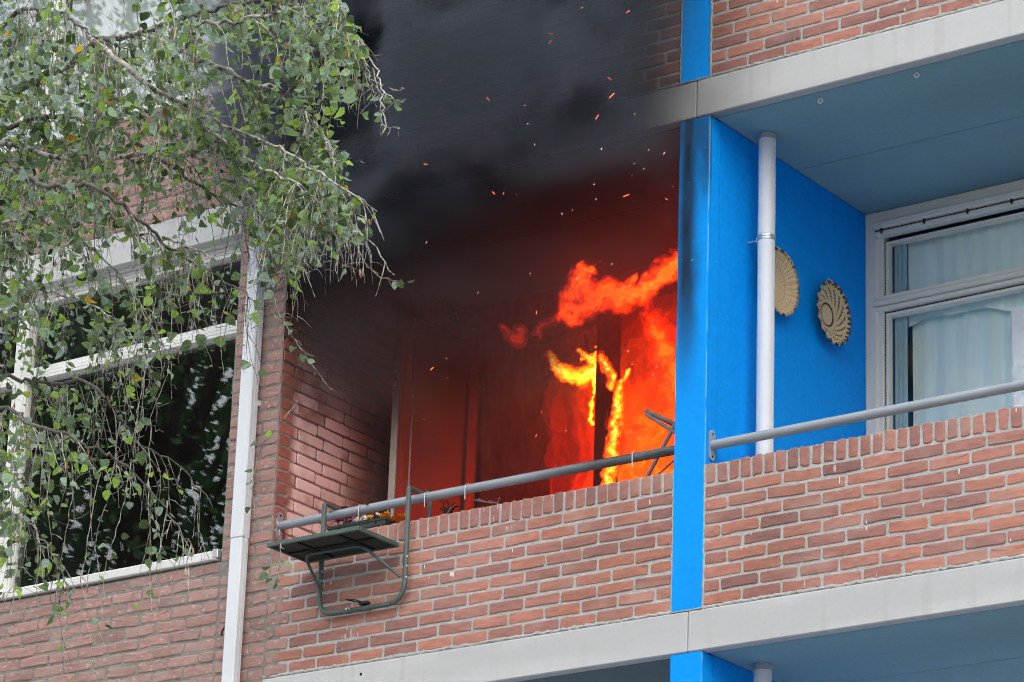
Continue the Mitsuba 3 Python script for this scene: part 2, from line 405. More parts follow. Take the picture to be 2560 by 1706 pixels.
def balcony_wall(x0, x1, zb, n, side, toothed=False, name='balcony_wall', top=True, label=None):
    """Parapet: n courses of stretchers and a course of upright bricks on top. side: the end at which the bond starts."""
    w = bpart(name); w = numbered(w)
    if label: labels[w] = {'label': label}
    zt = zb + 0.008 + n * C
    ztop = zt + (0.110 if top else 0)
    if toothed: put(f'{w}__old_mortar', sheet(x0, x0 + .10, zb, ztop - .006, FR, 0.0025, seed=4), 'mortar_old')
    put(f'{w}__mortar', cat([sheet(x0, x1, zb, ztop - 0.006, FR, 0.0, seed=int(zb * 7 + x0 * 5)), box(x0, x1, 0.004, 0.20, zb, ztop - 0.008)]), 'mortar_new')
    for k in range(n):
        z = zb + 0.008 + (n - 1 - k) * C
        d = 0 if k % 2 == 0 else (0.135 if k % 4 == 1 else 0.096)
        a, b = x0, x1
        if toothed: a = x0 + (0.055 if k % 2 else 0.16) + rng.uniform(-.012, .012)
        xs = fill(a, b, (b - d) if side == 'right' else (a + d))
        course(w, 'brick_new', FR, z, xs)
        if toothed and a - x0 > 0.04: course(w, 'brick_old', FR, z, [x0, a], rough=1.6, jag=2.0)
    if top:
        pitch = 0.0664
        m = int(round((x1 - x0) / pitch)); pitch = (x1 - x0) / m
        for i in range(m):
            u = (x0 + i * pitch) if side == 'left' else (x1 - (i + 1) * pitch)
            dz = nrg.normal(0, 0.0022)
            put_brick(w, 'brick_new', brick(u + .0065, u + pitch - .0065, zt + 0.006, zt + 0.106 + dz, FR, bevel=0.006, depth=0.10, proud=0.006, jag=1.3), min(1, max(0, rng.choice((.1, .25, .35, .5)) + rng.uniform(-.1, .1))))
    # smeared bedding mortar along the slab and beside the paint
    put(f'{w}__mortar_smear', cat([ragged(x0, x1, FR, at_v=zb + 0.010, width=0.016, proud=0.007, seed=int(x0 * 3 + zb)),
                                   ragged(zb, ztop, FR, True, at_v=(x0 if side == 'left' else x1) , width=0.008, proud=0.006, seed=5)]), 'mortar_new', smooth=True)
    return w


balcony_wall(LX, 0.0, 0.0, 9, 'right', toothed=True, label='red brick balcony parapet below the fire')
balcony_wall(W, 3.40, 0.0, 9, 'left', label='red brick balcony parapet right of the blue pillar')
balcony_wall(LX, 0.0, H, 14, 'right', top=False, label='sooty brick parapet above the fire')
balcony_wall(W, 3.40, H, 9, 'left', label='brick parapet of the storey above at top right')
balcony_wall(LX, 0.0, -H, 9, 'right', label='brick parapet of the storey below, left of the pillar')
balcony_wall(W, 3.40, -H, 9, 'left', label='brick parapet of the storey below, right of the pillar')

# return wall of the burning balcony, facing right
RV = (np.array([LX, 0, 0]), ey, ex)
w = numbered(bpart('return_wall')); labels[w] = {'label': 'brick return wall of the burning balcony, sooty towards the top'}
put(f'{w}__mortar', cat([sheet(0.0, D, 0.0, SOF, RV, 0.0, seed=3), box(LX - 0.20, LX - 0.004, 0.012, D, 0.0, SOF - 0.002)]), 'mortar_reveal')
for k in range(8, int(SOF / C)):
    z = 0.008 + k * C
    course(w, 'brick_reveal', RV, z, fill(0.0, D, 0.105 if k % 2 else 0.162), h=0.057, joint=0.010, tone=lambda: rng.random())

# old facade wall left of the balcony
OLD = dict(h=0.057, joint=0.010, rough=1.5, jag=1.5, bevel=0.0055)
WX0, WX1 = -8.2, -2.925                    # window range; the pier is right of it


def old_wall(x0, x1, z0, z1, label, ends='flush', k0=0):
    w = numbered(bpart('facade_wall')); labels[w] = {'label': label}
    put(f'{w}__mortar', cat([sheet(x0, x1, z0, z1, FR, 0.0, amp=0.0022, seed=int(abs(x0) * 9 + z0 * 5)), box(x0, x1, 0.004, 0.12, z0, z1)]), 'mortar_old')
    n = int(round((z1 - z0) / C)); cc = (z1 - z0) / n
    for k in range(n):
        z = z0 + k * cc + (cc - C) / 2
        course(w, 'brick_old', FR, z, fill(x0, x1, x1 - (0.0 if (k + k0) % 2 else 0.115)), tone=lambda: rng.random(), **OLD)
    return w


LBOT = -0.21                               # lintel band of the storey below
old_wall(WX1, LX, 0.0, H * 1.62, 'weathered brick pier between the downpipe and the burning balcony')
old_wall(WX1, LX, -H * .6, -0.0, 'weathered brick pier of the storey below', k0=1)
old_wall(-5.9, WX1, 0.0, 0.700, 'weathered brickwork under the lower left window')
old_wall(-5.9, WX1, H, 3.535, 'weathered brickwork between the two left windows behind the birch')

# concrete floor slabs: two lengths meeting over the pillar, lip and recessed drip edge
for s, zz in enumerate((-H, 0.0, H, 2 * H)):
    for x0, x1 in ((LX, W * .55), (W * .55 + 0.004, 3.59)):
        key = numbered(bpart('floor_slab'))
        labels[key] = {'label': ('grey concrete floor band under the third storey', 'grey concrete floor band below the brick parapets', 'grey concrete floor band above the balconies, sooty towards the left', 'concrete floor band of the top storey')[s]}
        scene[key] = mikit.ply(M(*(lambda m: (m.vertices + OFF, m.faces))(cbox(x0, x1, -0.012, 0.055, zz - ST, zz - 0.002, 0.005))), 'concrete')
        put(f'{key}__deck', box(x0 + .002, x1 - .002, 0.055, 6.0, zz - ST + 0.020, zz - 0.004), 'concrete')
for zz in (0.0, H):      # lintel bands over the left windows
    key = numbered(bpart('lintel')); labels[key] = {'label': 'grey concrete lintel band over the left window, ' + ('seen behind the birch' if zz else 'one storey down')}
    scene[key] = mikit.ply(M(*(lambda m: (m.vertices + OFF, m.faces))(cbox(-5.9, WX1 - 0.002, -0.012, 0.12, zz - 0.205, zz - 0.002, 0.005))), 'concrete')

put(bpart('drain_hole'), tube([at(902, 1686, -.0128), at(902, 1686, -.0128) + [0, .003, 0]], .0085, 14), 'dark_gap')
# pillar and partition
for zz in (-H, 0.0, H):
    top = zz + SOF
    key = put(bpart('pillar'), cbox(0.0, W, -0.008, 0.10, zz + 0.001, top - 0.001, 0.006), 'blue_paint', label='bright blue pillar end of the partition wall' + {0.0: ', sooty along its left edge', H: ' of the storey above', -H: ' of the storey below'}[zz])
    put(bpart('partition_wall'), box(0.004, W - 0.002, 0.10, D + 0.3, zz + 0.001, top - 0.001), 'blue_paint', label='bright blue partition wall' + {0.0: ' with two woven baskets', H: ' of the storey above', -H: ' of the storey below'}[zz])
for zz in (-H, 0.0, H):      # unseen partition, added on the right to close and shade the balcony
    put(bpart('pillar'), cbox(3.402, 3.585, -0.008, 0.10, zz + 0.001, zz + SOF - 0.001, 0.006), 'blue_paint', label='added unseen blue pillar beyond the right edge')
    put(bpart('partition_wall'), box(3.404, 3.581, 0.10, D + 0.3, zz + 0.001, zz + SOF - 0.001), 'blue_paint', label='added unseen blue partition wall beyond the right edge')
# ragged paint edge strips at the foot and head of the pillar
for piece in (ragged(0.0, W, FR, at_v=H + 0.004, width=0.008, proud=0.013, seed=2), ragged(0.0, W, FR, at_v=0.004, width=0.006, proud=0.012, seed=8),
              ragged(H, H + 1.4, FR, True, at_v=0.0, width=0.008, proud=0.011, seed=3), ragged(H, H + .75, FR, True, at_v=W, width=0.008, proud=0.011, seed=4)):
    put(bpart('paint_edge'), piece, 'mortar_new', smooth=True)
# soffits: panels with a joint between them
for zz in (-ST, SOF):
    for x0, x1 in ((W + .001, 3.40), (LX, -0.001)):
        for y0, y1 in ((0.058, 0.838), (0.843, D + 0.05)):
            put(bpart('ceiling_panel'), box(x0, x1, y0, y1, zz, zz + 0.018), 'soffit_paint', label='blue-grey balcony ceiling panel' if x0 > 0 else 'blackened balcony ceiling panel')

# eye bolts in the ceiling: small white rings
for x, y, z in ((0.765, 0.112, SOF), (1.324, 0.100, SOF)):
    k = thing('eye_bolt', 'small white ring screwed into the blue-grey ceiling, ' + ('nearer the blue pillar' if x < 1 else 'farther from the blue pillar'), 'eye bolt', 'rings in the ceiling')
    put(f'{k}__ring', M(*(lambda m: (m.vertices @ np.array([[1, 0, 0], [0, 0, 1], [0, 1, 0]]) + [x, y, z - 0.018], m.faces[:, ::-1]))(trimesh.creation.torus(0.0125, 0.0042, 20, 8))), 'white_paint', smooth=True)
    put(f'{k}__shank', tube([[x, y, z - 0.006], [x, y, z + 0.01]], 0.003, 8), 'white_paint', smooth=30)

# ------------------------------------------------------------------ windows
def lip(x0, x1, y, z0, z1, n=3, proud=0.012, along='x'):
    """A profiled rail: n stepped lips with thin gaps."""
    ms = []
    h = (z1 - z0) / n
    for i in range(n):
        pr = proud * (1.0 - 0.55 * i if n > 1 else 1)
        ms.append(cbox(x0, x1, y - pr, y + 0.05, z0 + i * h + 0.0045, z0 + (i + 1) * h - 0.001, 0.003))
    ms.append(box(x0 + .001, x1 - .001, y + 0.004, y + 0.055, z0 + .001, z1 - .001))
    return cat(ms)


def left_window(zz, upper):
    k = numbered(bpart('window')); labels[k] = {'label': 'white framed window with pale curtains at top left behind the birch' if upper else 'large white framed window with dark glass behind the hanging birch twigs'}
    y = 0.075
    jambs = [(-2.975, WX1 - .01), (-4.70, -4.585), (-5.95, -5.86)]
    put(f'{k}__frame', cat([lip(-5.9, WX1 - .005, y, zz + 2.52, zz + 2.597, 3), box(-5.9, WX1 - .01, y - .03, y + .04, zz + 2.597, zz + 2.61)] +
                           [cat([cbox(a, b, y - .004, y + .05, zz + .78, zz + 2.53), cbox(a + .012, b - .012, y - .014, y + .02, zz + .78, zz + 2.53)]) for a, b in jambs]), 'white_paint')
    put(f'{k}__transom', cat([lip(-4.595, -2.965, y - .002, zz + 2.046, zz + 2.137, 4, 0.016), lip(-5.87, -4.69, y - .002, zz + 2.046, zz + 2.137, 4, 0.016)]), 'white_paint')
    put(f'{k}__sill', cat([cbox(-5.9, WX1 - .02, -0.022, y + .05, zz + .712, zz + .765, .006), cbox(-5.9, WX1 - .03, y - .02, y + .05, zz + .772, zz + .795, .004)]), 'white_paint')
    put(f'{k}__sill_bracket', cbox(-2.972, -2.958 + .025, -0.026, 0.02, zz + .722, zz + .770, .003), 'steel')
    put(f'{k}__shadow_gap', box(-5.9, WX1 - .005, y + .002, y + .03, zz + .766, zz + .772), 'dark_gap')
    for x0, x1 in ((-4.59, -2.97), (-5.87, -4.69)):
        for z0, z1 in ((.793, 2.05), (2.135, 2.525)):
            for q, yy in enumerate((y + .028, y + .046)):
                put(f'{k}__pane', M([[x0, yy, zz + z0], [x1, yy, zz + z0], [x1, yy, zz + z1], [x0, yy, zz + z1]], [[0, 1, 2], [0, 2, 3]]), 'pane_glass')
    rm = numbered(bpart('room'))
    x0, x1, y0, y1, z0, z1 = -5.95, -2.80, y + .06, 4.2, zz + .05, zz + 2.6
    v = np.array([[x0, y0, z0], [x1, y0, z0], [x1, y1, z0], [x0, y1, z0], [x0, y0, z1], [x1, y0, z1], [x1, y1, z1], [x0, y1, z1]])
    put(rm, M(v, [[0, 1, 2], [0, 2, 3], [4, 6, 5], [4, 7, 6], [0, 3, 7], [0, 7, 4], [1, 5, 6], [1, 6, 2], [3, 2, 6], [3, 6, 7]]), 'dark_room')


left_window(0.0, False)
left_window(H, True)


def cloth(x0, x1, y, z0, zt, folds, amp=0.02, seed=0, n=160, rows=14, edge=None):
    """A hanging curtain with uneven folds; edge(x) gives the height of its lower edge."""
    X = np.linspace(x0, x1, n)
    ph = np.cumsum(0.6 + 0.8 * meshkit.noise(np.c_[X * 6, X * 0, X * 0 + seed])) * (folds * 2 * math.pi / n)
    v = []
    for r in range(rows):
        s = r / (rows - 1)
        lo = z0 if edge is None else edge(X)
        z = zt + (lo - zt) * s
        v.append(np.c_[X, y + amp * (.45 + .55 * s) * np.sin(ph + .35 * s) + 0.004 * np.sin(3 * ph), z + 0 * X])
    v = np.vstack(v); f = []
    for r in range(rows - 1):
        for i in range(n - 1):
            A = r * n + i
            f += [[A, A + n, A + n + 1], [A, A + n + 1, A + 1]]
    return M(v, f)


put('curtain', cloth(-5.8, -3.0, .26, H + .8, H + 2.5, 26, .025, 4), 'curtain_grey', smooth=True)
thing('curtain', 'pale curtain behind the birch-covered window at top left', 'curtain')

# window of the right balcony
k = numbered(bpart('window')); labels[k] = {'label': 'grey framed balcony window with pale curtains at right'}
y = D
x1 = 3.40
put(f'{k}__frame', cat([cbox(W, W + .072, y - .0, y + .08, 0.02, SOF - .002, .004), cbox(W + .06, W + .105, y + .012, y + .08, 0.02, SOF - .07, .004), cbox(W + .002, x1, y + .002, y + .08, SOF - .072, SOF - .003, .004),
                        cbox(W + .06, x1, y + .014, y + .08, SOF - .088, SOF - .076, .003)]), 'grey_frame')
put(f'{k}__transom', cat([cbox(W + .063, x1, y - .012, y + .07, 2.088, 2.112, .004), cbox(W + .063, x1, y - .022, y + .07, 2.058, 2.084, .004), cbox(W + .063, x1, y + .0, y + .07, 2.030, 2.055, .004)]), 'grey_frame')
g = cat([cbox(W + .068, x1, y - .045, y + .03, 2.492, 2.532, .008), cbox(W + .074, x1, y - .030, y + .03, 2.452, 2.484, .010), ])
put(f'{k}__vent_slot', box(W + .074, x1, y - .018, y + .03, 2.484, 2.492), 'dark_gap')
put(f'{k}__vent_strip', g, 'grey_frame')
for x in np.arange(0.30, 3.3, .262):
    put(f'{k}__vent_clip', cbox(x, x + .009, y - .040, y - .02, 2.463, 2.491, .001), 'black_rubber')
put(f'{k}__gasket', cat([box(W + .106, W + .110, y + .03, y + .05, 0.1, 2.028), box(W + .106, x1, y + .03, y + .05, 2.022, 2.027), box(W + .106, W + .110, y + .03, y + .05, 2.115, 2.44), box(W + .106, x1, y + .03, y + .05, 2.436, 2.44)]), 'dark_gap')
put(f'{k}__sash', cat([cbox(W + .111, W + .128, y + .026, y + .075, 0.1, 2.02, .003), cbox(W + .111, W + .128, y + .026, y + .075, 2.114, 2.435, .003), cbox(W + .111, x1, y + .026, y + .075, 2.002, 2.021, .003), cbox(W + .111, x1, y + .026, y + .075, 2.418, 2.434, .003)]), 'grey_frame')
for z0, z1 in ((0.1, 2.005), (2.113, 2.42)):
    yy = y + .045
    put(f'{k}__pane', M([[W + .125, yy, z0], [x1, yy, z0], [x1, yy, z1], [W + .125, yy, z1]], [[0, 1, 2], [0, 2, 3]]), 'pane_glass')
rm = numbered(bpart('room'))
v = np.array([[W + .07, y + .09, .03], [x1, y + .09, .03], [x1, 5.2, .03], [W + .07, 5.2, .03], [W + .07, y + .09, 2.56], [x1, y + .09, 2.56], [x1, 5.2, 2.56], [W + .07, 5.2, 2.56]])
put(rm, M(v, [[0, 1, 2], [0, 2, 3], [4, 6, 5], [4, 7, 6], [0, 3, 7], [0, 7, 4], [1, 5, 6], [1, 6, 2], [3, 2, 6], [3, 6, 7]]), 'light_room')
put('curtain', cloth(0.375, 3.38, y + .17, 0.1, 2.46, 8, .006, 1, n=240), 'curtain_cloth', smooth=True)
thing('curtain_001', 'long pale teal curtain hanging behind the right balcony window', 'curtain')
put('valance', cloth(0.375, 3.38, y + .125, 0, 2.47, 9, .008, 2, n=240, edge=lambda X: 1.965 + .012 * np.sin(X * 17) + .026 * np.sin(X * 7.1 + 3.4)), 'curtain_cloth', smooth=True)
thing('valance', 'short pale valance with a wavy hem above the right balcony curtain', 'valance')
put(f'{k}__inner_jamb', cat([cbox(W + .13, W + .205, y + .088, y + .10, .1, 2.43, .003)] + [cbox(W + q, W + q + .012, y + .080, y + .0875, .1, 2.43, .003) for q in (.140, .163, .188)]), 'teal_paint')
scene['teal_paint'] = pri((.34, .46, .47), .5, .3)
put('white_board', cbox(1.03, 1.75, y + .058, y + .066, .7, 1.915, .002), 'white_card')
thing('white_board', 'plain bright white sheet standing inside the right balcony window', 'board')

# ------------------------------------------------------------------ back of the burning balcony: open door, burnt window, room
k = numbered(bpart('door')); labels[k] = {'label': 'scorched balcony door standing open against the sooty return wall'}
dx0, dx1, dy0, dy1, dz0, dz1 = -2.425, -2.385, 0.80, D - .01, 0.15, 2.42
put(f'{k}__leaf', cat([cbox(dx0, dx1, dy0, dy0 + .11, dz0, dz1), cbox(dx0, dx1, dy1 - .10, dy1, dz0, dz1), cbox(dx0 + .001, dx1 - .001, dy0 + .11, dy1 - .10, dz1 - .11, dz1), cbox(dx0 + .001, dx1 - .001, dy0 + .11, dy1 - .10, dz0, .75)]), 'scorched_wood')
put(f'{k}__pane', box(dx0 + .016, dx0 + .022, dy0 + .10, dy1 - .09, .74, dz1 - .10), 'sooted_glass')
scene['sooted_glass'] = pri(lambda p, n, uv: mix((0.075, 0.035, 0.032), (0.14, 0.065, 0.058), fbm(p.x * 3, p.y * 5, p.z * 1.5, 4)), 0.38, 0.5)
scene['door_edge'] = pri(lambda p, n, uv: mix(mix((0.62, 0.58, 0.46), (0.80, 0.78, 0.70), fbm(p.x * 20, p.y * 20, p.z * 8, 3)), (0.02, 0.016, 0.014), smoothstep(1.45, 2.15, p.z - Z0 + .3 * (fbm(p.x * 8, p.y, p.z * 6, 3) - .5))), 0.5)
put(f'{k}__edge', cbox(dx0 - .008, dx1 - .004, dy0 - .006, dy0 - .001, dz0, dz1, .001), 'door_edge', label='pale free edge of the door')
put(f'{k}__lock_plate', cat([box(dx0 + .004, dx1 - .018, dy0 - .009, dy0 - .0062, z0, z1) for z0, z1 in ((1.03, 1.16), (1.86, 1.96))]), 'steel')
put(f'{k}__latch', cat([box(dx0 + .008, dx1 - .022, dy0 - .011, dy0 - .0092, z0, z1) for z0, z1 in ((1.06, 1.10), (1.12, 1.135), (1.89, 1.935))]), 'dark_gap')
put(f'{k}__glazing_bead', cat([cbox(dx1 - .002, dx1 + .007, dy0 + .108, dy0 + .116, .75, dz1 - .11, .002), cbox(dx1 - .002, dx1 + .007, dy0 + .116, dy1 - .1, dz1 - .118, dz1 - .11, .002)]), 'door_edge')
k = numbered(bpart('window')); labels[k] = {'label': 'burnt out window and door frame at the back of the burning balcony'}
put(f'{k}__frame', cat([cbox(-2.44, -2.36, D, D + .09, 0.0, 2.52), cbox(-1.58, -1.46, D, D + .09, 0.0, 2.50, .012), cbox(-.09, -.002, D, D + .09, 0.0, 2.52), cbox(-2.44, -.004, D + .002, D + .088, 2.44, 2.60), cbox(-1.47, -.08, D + .002, D + .088, 0.0, 0.78)]), 'charred')
put(f'{k}__hanging_strip', tube(bend([[-1.62, D - .05, 2.25], [-1.60, D - .04, 2.12], [-1.50, D - .05, 2.16]], .05), .006, 6), 'charred')
rm = numbered(bpart('room'))
v = np.array([[LX, D + .10, .02], [-.002, D + .10, .02], [-.002, 4.6, .02], [LX, 4.6, .02], [LX, D + .10, 2.59], [-.002, D + .10, 2.59], [-.002, 4.6, 2.59], [LX, 4.6, 2.59]])
put(rm, M(v, [[0, 1, 2], [0, 2, 3], [4, 6, 5], [4, 7, 6], [0, 3, 7], [0, 7, 4], [1, 5, 6], [1, 6, 2], [3, 2, 6], [3, 6, 7]]), 'charred')

# ------------------------------------------------------------------ handrails, downpipes
def flange(x, side, y=.05, z=.852):
    s = np.linspace(0, 2 * math.pi, 28, endpoint=False)
    hw, hh = .024, .055
    o = np.c_[hw * np.cos(s), hh * np.sign(np.sin(s)) + hw * np.sin(s)]
    from shapely.geometry import Polygon
    m = trimesh.creation.extrude_polygon(Polygon(o), .008, engine='earcut')
    v = np.array(m.vertices); v = np.c_[v[:, 2] * side, v[:, 0], v[:, 1]] + [x, y, z]
    f = m.faces if side > 0 else m.faces[:, ::-1]
    return M(v, f)


for x0, x1, z, s in ((LX, 0.0, .860, (1, -1)), (W, 3.40, .848, (1, -1)), (W, 3.40, H + .85, (1, -1)), (LX, 0.0, -H + .85, (1, -1)), (W, 3.40, -H + .85, (1, -1))):
    k = numbered(bpart('handrail'))
    labels[k] = {'label': {True: 'grey steel handrail above the parapet', False: 'grey steel handrail of another storey'}[abs(z) < 1] + (' left of the pillar, blackened at its right end' if x1 == 0 and abs(z) < 1 else ' right of the pillar' if abs(z) < 1 else '')}
    pts = np.c_[np.linspace(x0 + .004, x1 - .004, 40), np.full(40, .05), z + .004 * np.sin(np.linspace(0, 3, 40))]
    put(f'{k}__rail', tube(pts, .0245, 18), 'rail_metal', smooth=40)
    for xx, sd in ((x0 + .001, 1), (x1 - .001, -1)):
        fl = put(f'{k}__flange', flange(xx, sd, .05, z), 'rail_metal')
        put(f'{k}__screw', cat([tube([[xx + sd * .007, .05, z + q], [xx + sd * .0105, .05, z + q]], .006, 8) for q in (-.058, .058)]), 'dark_gap')

# white round downpipe in the right balcony corner
for zz in (0.0, -H):
    k = numbered(bpart('downpipe')); labels[k] = {'label': 'round white downpipe in front of the blue partition' if zz == 0 else 'round downpipe of the storey below'}
    put(f'{k}__pipe', tube([[.293, .368, zz + .004], [.293, .368, zz + 1.4], [.293, .368, zz + SOF]], .0445, 28), 'pvc', smooth=40)
    put(f'{k}__collar', cat([tube([[.293, .368, zz + SOF - .03], [.293, .368, zz + SOF - .004]], [.0455, .052], 28)]), 'rail_metal', smooth=40)
    c = lathe([(.0450, -.016), (.0482, -.012), (.0482, -.003), (.0462, 0), (.0482, .003), (.0482, .012), (.0450, .016)], 28)
    c.apply_translation((.293, .368, zz + 2.035))
    put(f'{k}__clamp', cat([c, tube([[.25, .368, zz + 2.035], [W, .368, zz + 2.035]], .005, 8), cbox(.235, .252, .358, .378, zz + 2.020, zz + 2.050, .002)]), 'steel', smooth=30)
# rectangular white downpipe beside the left window
k = numbered(bpart('downpipe')); labels[k] = {'label': 'square white downpipe between the left windows and the brick pier'}
for z0, z1 in ((-2.4, .79), (.786, 2.62), (2.616, 5.4)):
    g = 0.0 if z0 < .5 else (.002 if z0 < 2 else .0)
    put(f'{k}__pipe', cbox(-2.800 - g, -2.715 + g, -.085 - g, -.020 + g, z0, z1, .008), 'pvc')
put(f'{k}__seam', cat([cbox(-2.7135, -2.7105, -.060, -.046, -2.4, 5.4, .001)]), 'pvc')
for z in (-.2, 1.55, 3.3):
    put(f'{k}__bracket', cat([cbox(-2.806, -2.709, -.030, -.0005, z, z + .03, .003)]), 'white_paint')
put(thing('cable', 'short black cable end sticking out of the brickwork beside the downpipe', 'cable'), tube(bend([[-2.80, -.012, .315], [-2.835, -.03, .318], [-2.86, -.03, .30], [-2.862, -.03, .275]], .02), .0055, 8), 'black_rubber', smooth=True)

# ------------------------------------------------------------------ the hanging table
k = thing('balcony_table', 'dark green folding balcony table hooked over the handrail, seen from below', 'folding table')
zt, yb, yf = .588, -.045, -.39
xa, xb = -2.275, -1.665
put(f'{k}__tabletop', box(xa + .0135, xb - .0135, yf + .0135, yb - .0135, zt + .0045, zt + .012), 'green_panel')
put(f'{k}__rim', cat([cbox(xa, xb, yf, yf + .014, zt - .008, zt + .016, .003), cbox(xa, xb, yb - .014, yb, zt - .008, zt + .016, .003), cbox(xa, xa + .014, yf + .014, yb - .014, zt - .008, zt + .016, .003), cbox(xb - .014, xb, yf + .014, yb - .014, zt - .008, zt + .016, .003)]), 'green_metal')
for x in (-2.10, -1.83): put(f'{k}__rib', cbox(x - .011, x + .011, yf + .014, yb - .014, zt - .005, zt + .0045, .002), 'green_dark')
put(f'{k}__rib', cbox(xa + .014, xb - .014, -.225, -.205, zt - .006, zt + .004, .002), 'green_dark')
r = .0135
put(f'{k}__frame', tube(bend([[-2.185, yb, .893], [-2.185, yb, .282], [-1.622, yb, .282], [-1.622, yb, .893]], .11, 9), r, 14), 'green_metal', smooth=40)
for x in (-2.185, -1.622):
    put(f'{k}__hook_arm', tube(bend([[x, yb, .893], [x, yb, .900], [x, .135, .893], [x, .135, .73]], .006, 3), .0115, 12), 'green_metal', smooth=40)
    put(f'{k}__knob', tube([[x, .118, .905], [x, .118, .915], [x, .118, .918], [x, .118, .926]], [.010, .010, .020, .019], 14), 'black_rubber', smooth=30)
    put(f'{k}__bolt', cat([tube([[x + .010, yb - .006, q], [x + .016, yb - .009, q]], .005, 8) for q in (.47, .52, .41)]), 'steel')
put(f'{k}__brace', tube(bend([[-2.165, yb - .012, .405], [-2.175, -.20, .572], [-1.80, -.19, .572], [-1.640, yb - .012, .412]], .05, 7), .008, 10), 'green_metal', smooth=40)
put(f'{k}__coupling', cat([tube([[-2.0, yb, .282], [-1.96, yb, .282]], .0155, 14), tube([[-1.90, yb, .282], [-1.84, yb, .282]], .0165, 14)]), 'green_metal', smooth=40)
put(f'{k}__bolt', cat([tube([[-1.985, yb - .012, .287], [-1.985, yb - .022, .289]], .006, 10), tube([[-1.968, yb - .012, .287], [-1.968, yb - .02, .289]], .005, 10)]), 'steel')
put(f'{k}__clip', cat([tube(bend([[-1.86, yb, .30], [-1.90, yb - .05, .318], [-1.965, yb - .06, .326], [-1.905, yb - .03, .312], [-1.86, yb - .005, .304]], .012), .0035, 6), cbox(-1.90, -1.84, yb - .03, yb + .005, .298, .312, .003)]), 'black_rubber', smooth=30)

# ------------------------------------------------------------------ flower box on the rail
k = thing('flower_box', 'dark green flower box with pink, white and yellow flowers behind the handrail', 'flower box')
fx0, fx1 = -2.275, -1.885
v0 = [(fx0, .10), (fx1, .10), (fx1, .23), (fx0, .23)]
v1 = [(fx0 + .02, .115), (fx1 - .02, .115), (fx1 - .02, .215), (fx0 + .02, .215)]
vv = np.array([[a, b, .815] for a, b in v0] + [[a, b, .735] for a, b in v1])
put(f'{k}__trough', cat([trimesh.convex.convex_hull(vv), cbox(fx0 - .006, fx1 + .006, .093, .237, .806, .822, .003), cbox(fx0 + .004, fx1 - .004, .098, .232, .779, .786, .002)]), 'green_metal')
put(f'{k}__soil', box(fx0 + .004, fx1 - .004, .104, .226, .816, .824), 'charred')
for nm, col in (('pink', (.62, .03, .26)), ('white', (.80, .78, .78)), ('yellow', (.82, .50, .02)), ('orange', (.72, .22, .015)), ('magenta', (.45, .02, .32))):
    scene['petal_' + nm] = pri(col, 0.7, 0.2, two=True)
scene['plant_green'] = pri(lambda p, n, uv: mix((0.03, 0.06, 0.015), (0.09, 0.14, 0.03), noise(p.x * 40, p.y * 40, p.z * 40)), 0.7, two=True)


def blossom(c, r, seed):
    rr = np.random.default_rng(seed); v, f = [], []
    for ring, (n, tilt, s) in enumerate(((7, .35, 1.0), (6, .9, .75), (4, 1.3, .5))):
        for i in range(n):
            a = 2 * math.pi * (i + .5 * ring) / n + rr.normal(0, .1)
            d = np.array([math.cos(a), math.sin(a), 0]); q = np.cross([0, 0, 1], d)
            tip = d * math.cos(tilt) * r * s + np.array([0, 0, math.sin(tilt) * r * s])
            b = len(v); mid = tip * .62
            v += [np.zeros(3), mid + q * r * .36 * s, tip + q * .15 * r, tip - q * .15 * r, mid - q * r * .36 * s]
            f += [[b, b + 1, b + 2], [b, b + 2, b + 3], [b, b + 3, b + 4]]
    R = trimesh.transformations.euler_matrix(rr.normal(.5, .25), rr.normal(0, .3), 0)[:3, :3]
    return M(np.array(v) @ R.T + c, f)


for i in range(26):
    x = fx0 + .06 + (fx1 - fx0 + .02) * i / 25 + rng.uniform(-.01, .01)
    f = (x - fx0) / (fx1 - fx0)
    nm = rng.choice(('pink', 'magenta')) if f < .36 else 'white' if f < .58 else rng.choice(('yellow', 'yellow', 'white')) if f < .78 else rng.choice(('yellow', 'orange'))
    put(f'{k}__flower', blossom(np.array([x, rng.uniform(.10, .2), rng.uniform(.832, .868) - (.03 if f > .95 else 0)]), rng.uniform(.024, .034), i), 'petal_' + nm)
lv = []
for i in range(60):
    c = np.array([rng.uniform(fx0, fx1 + .03), rng.uniform(.1, .22), rng.uniform(.815, .85)])
    d, e = nrg.normal(0, .018, 3), nrg.normal(0, .009, 3)
    lv.append(M([c, c + d * .5 + e, c + d, c + d * .5 - e], [[0, 1, 2], [0, 2, 3]]))
put(f'{k}__leaves', cat(lv), 'plant_green')
labels[f'{k}__leaves'] = {'kind': 'stuff'}
for x in (-2.20, -1.95):
    put(f'{k}__bracket', tube(bend([[x, .10, .79], [x, .088, .86], [x, .05, .889], [x, .014, .87]], .02), .003, 6), 'black_rubber', smooth=True)
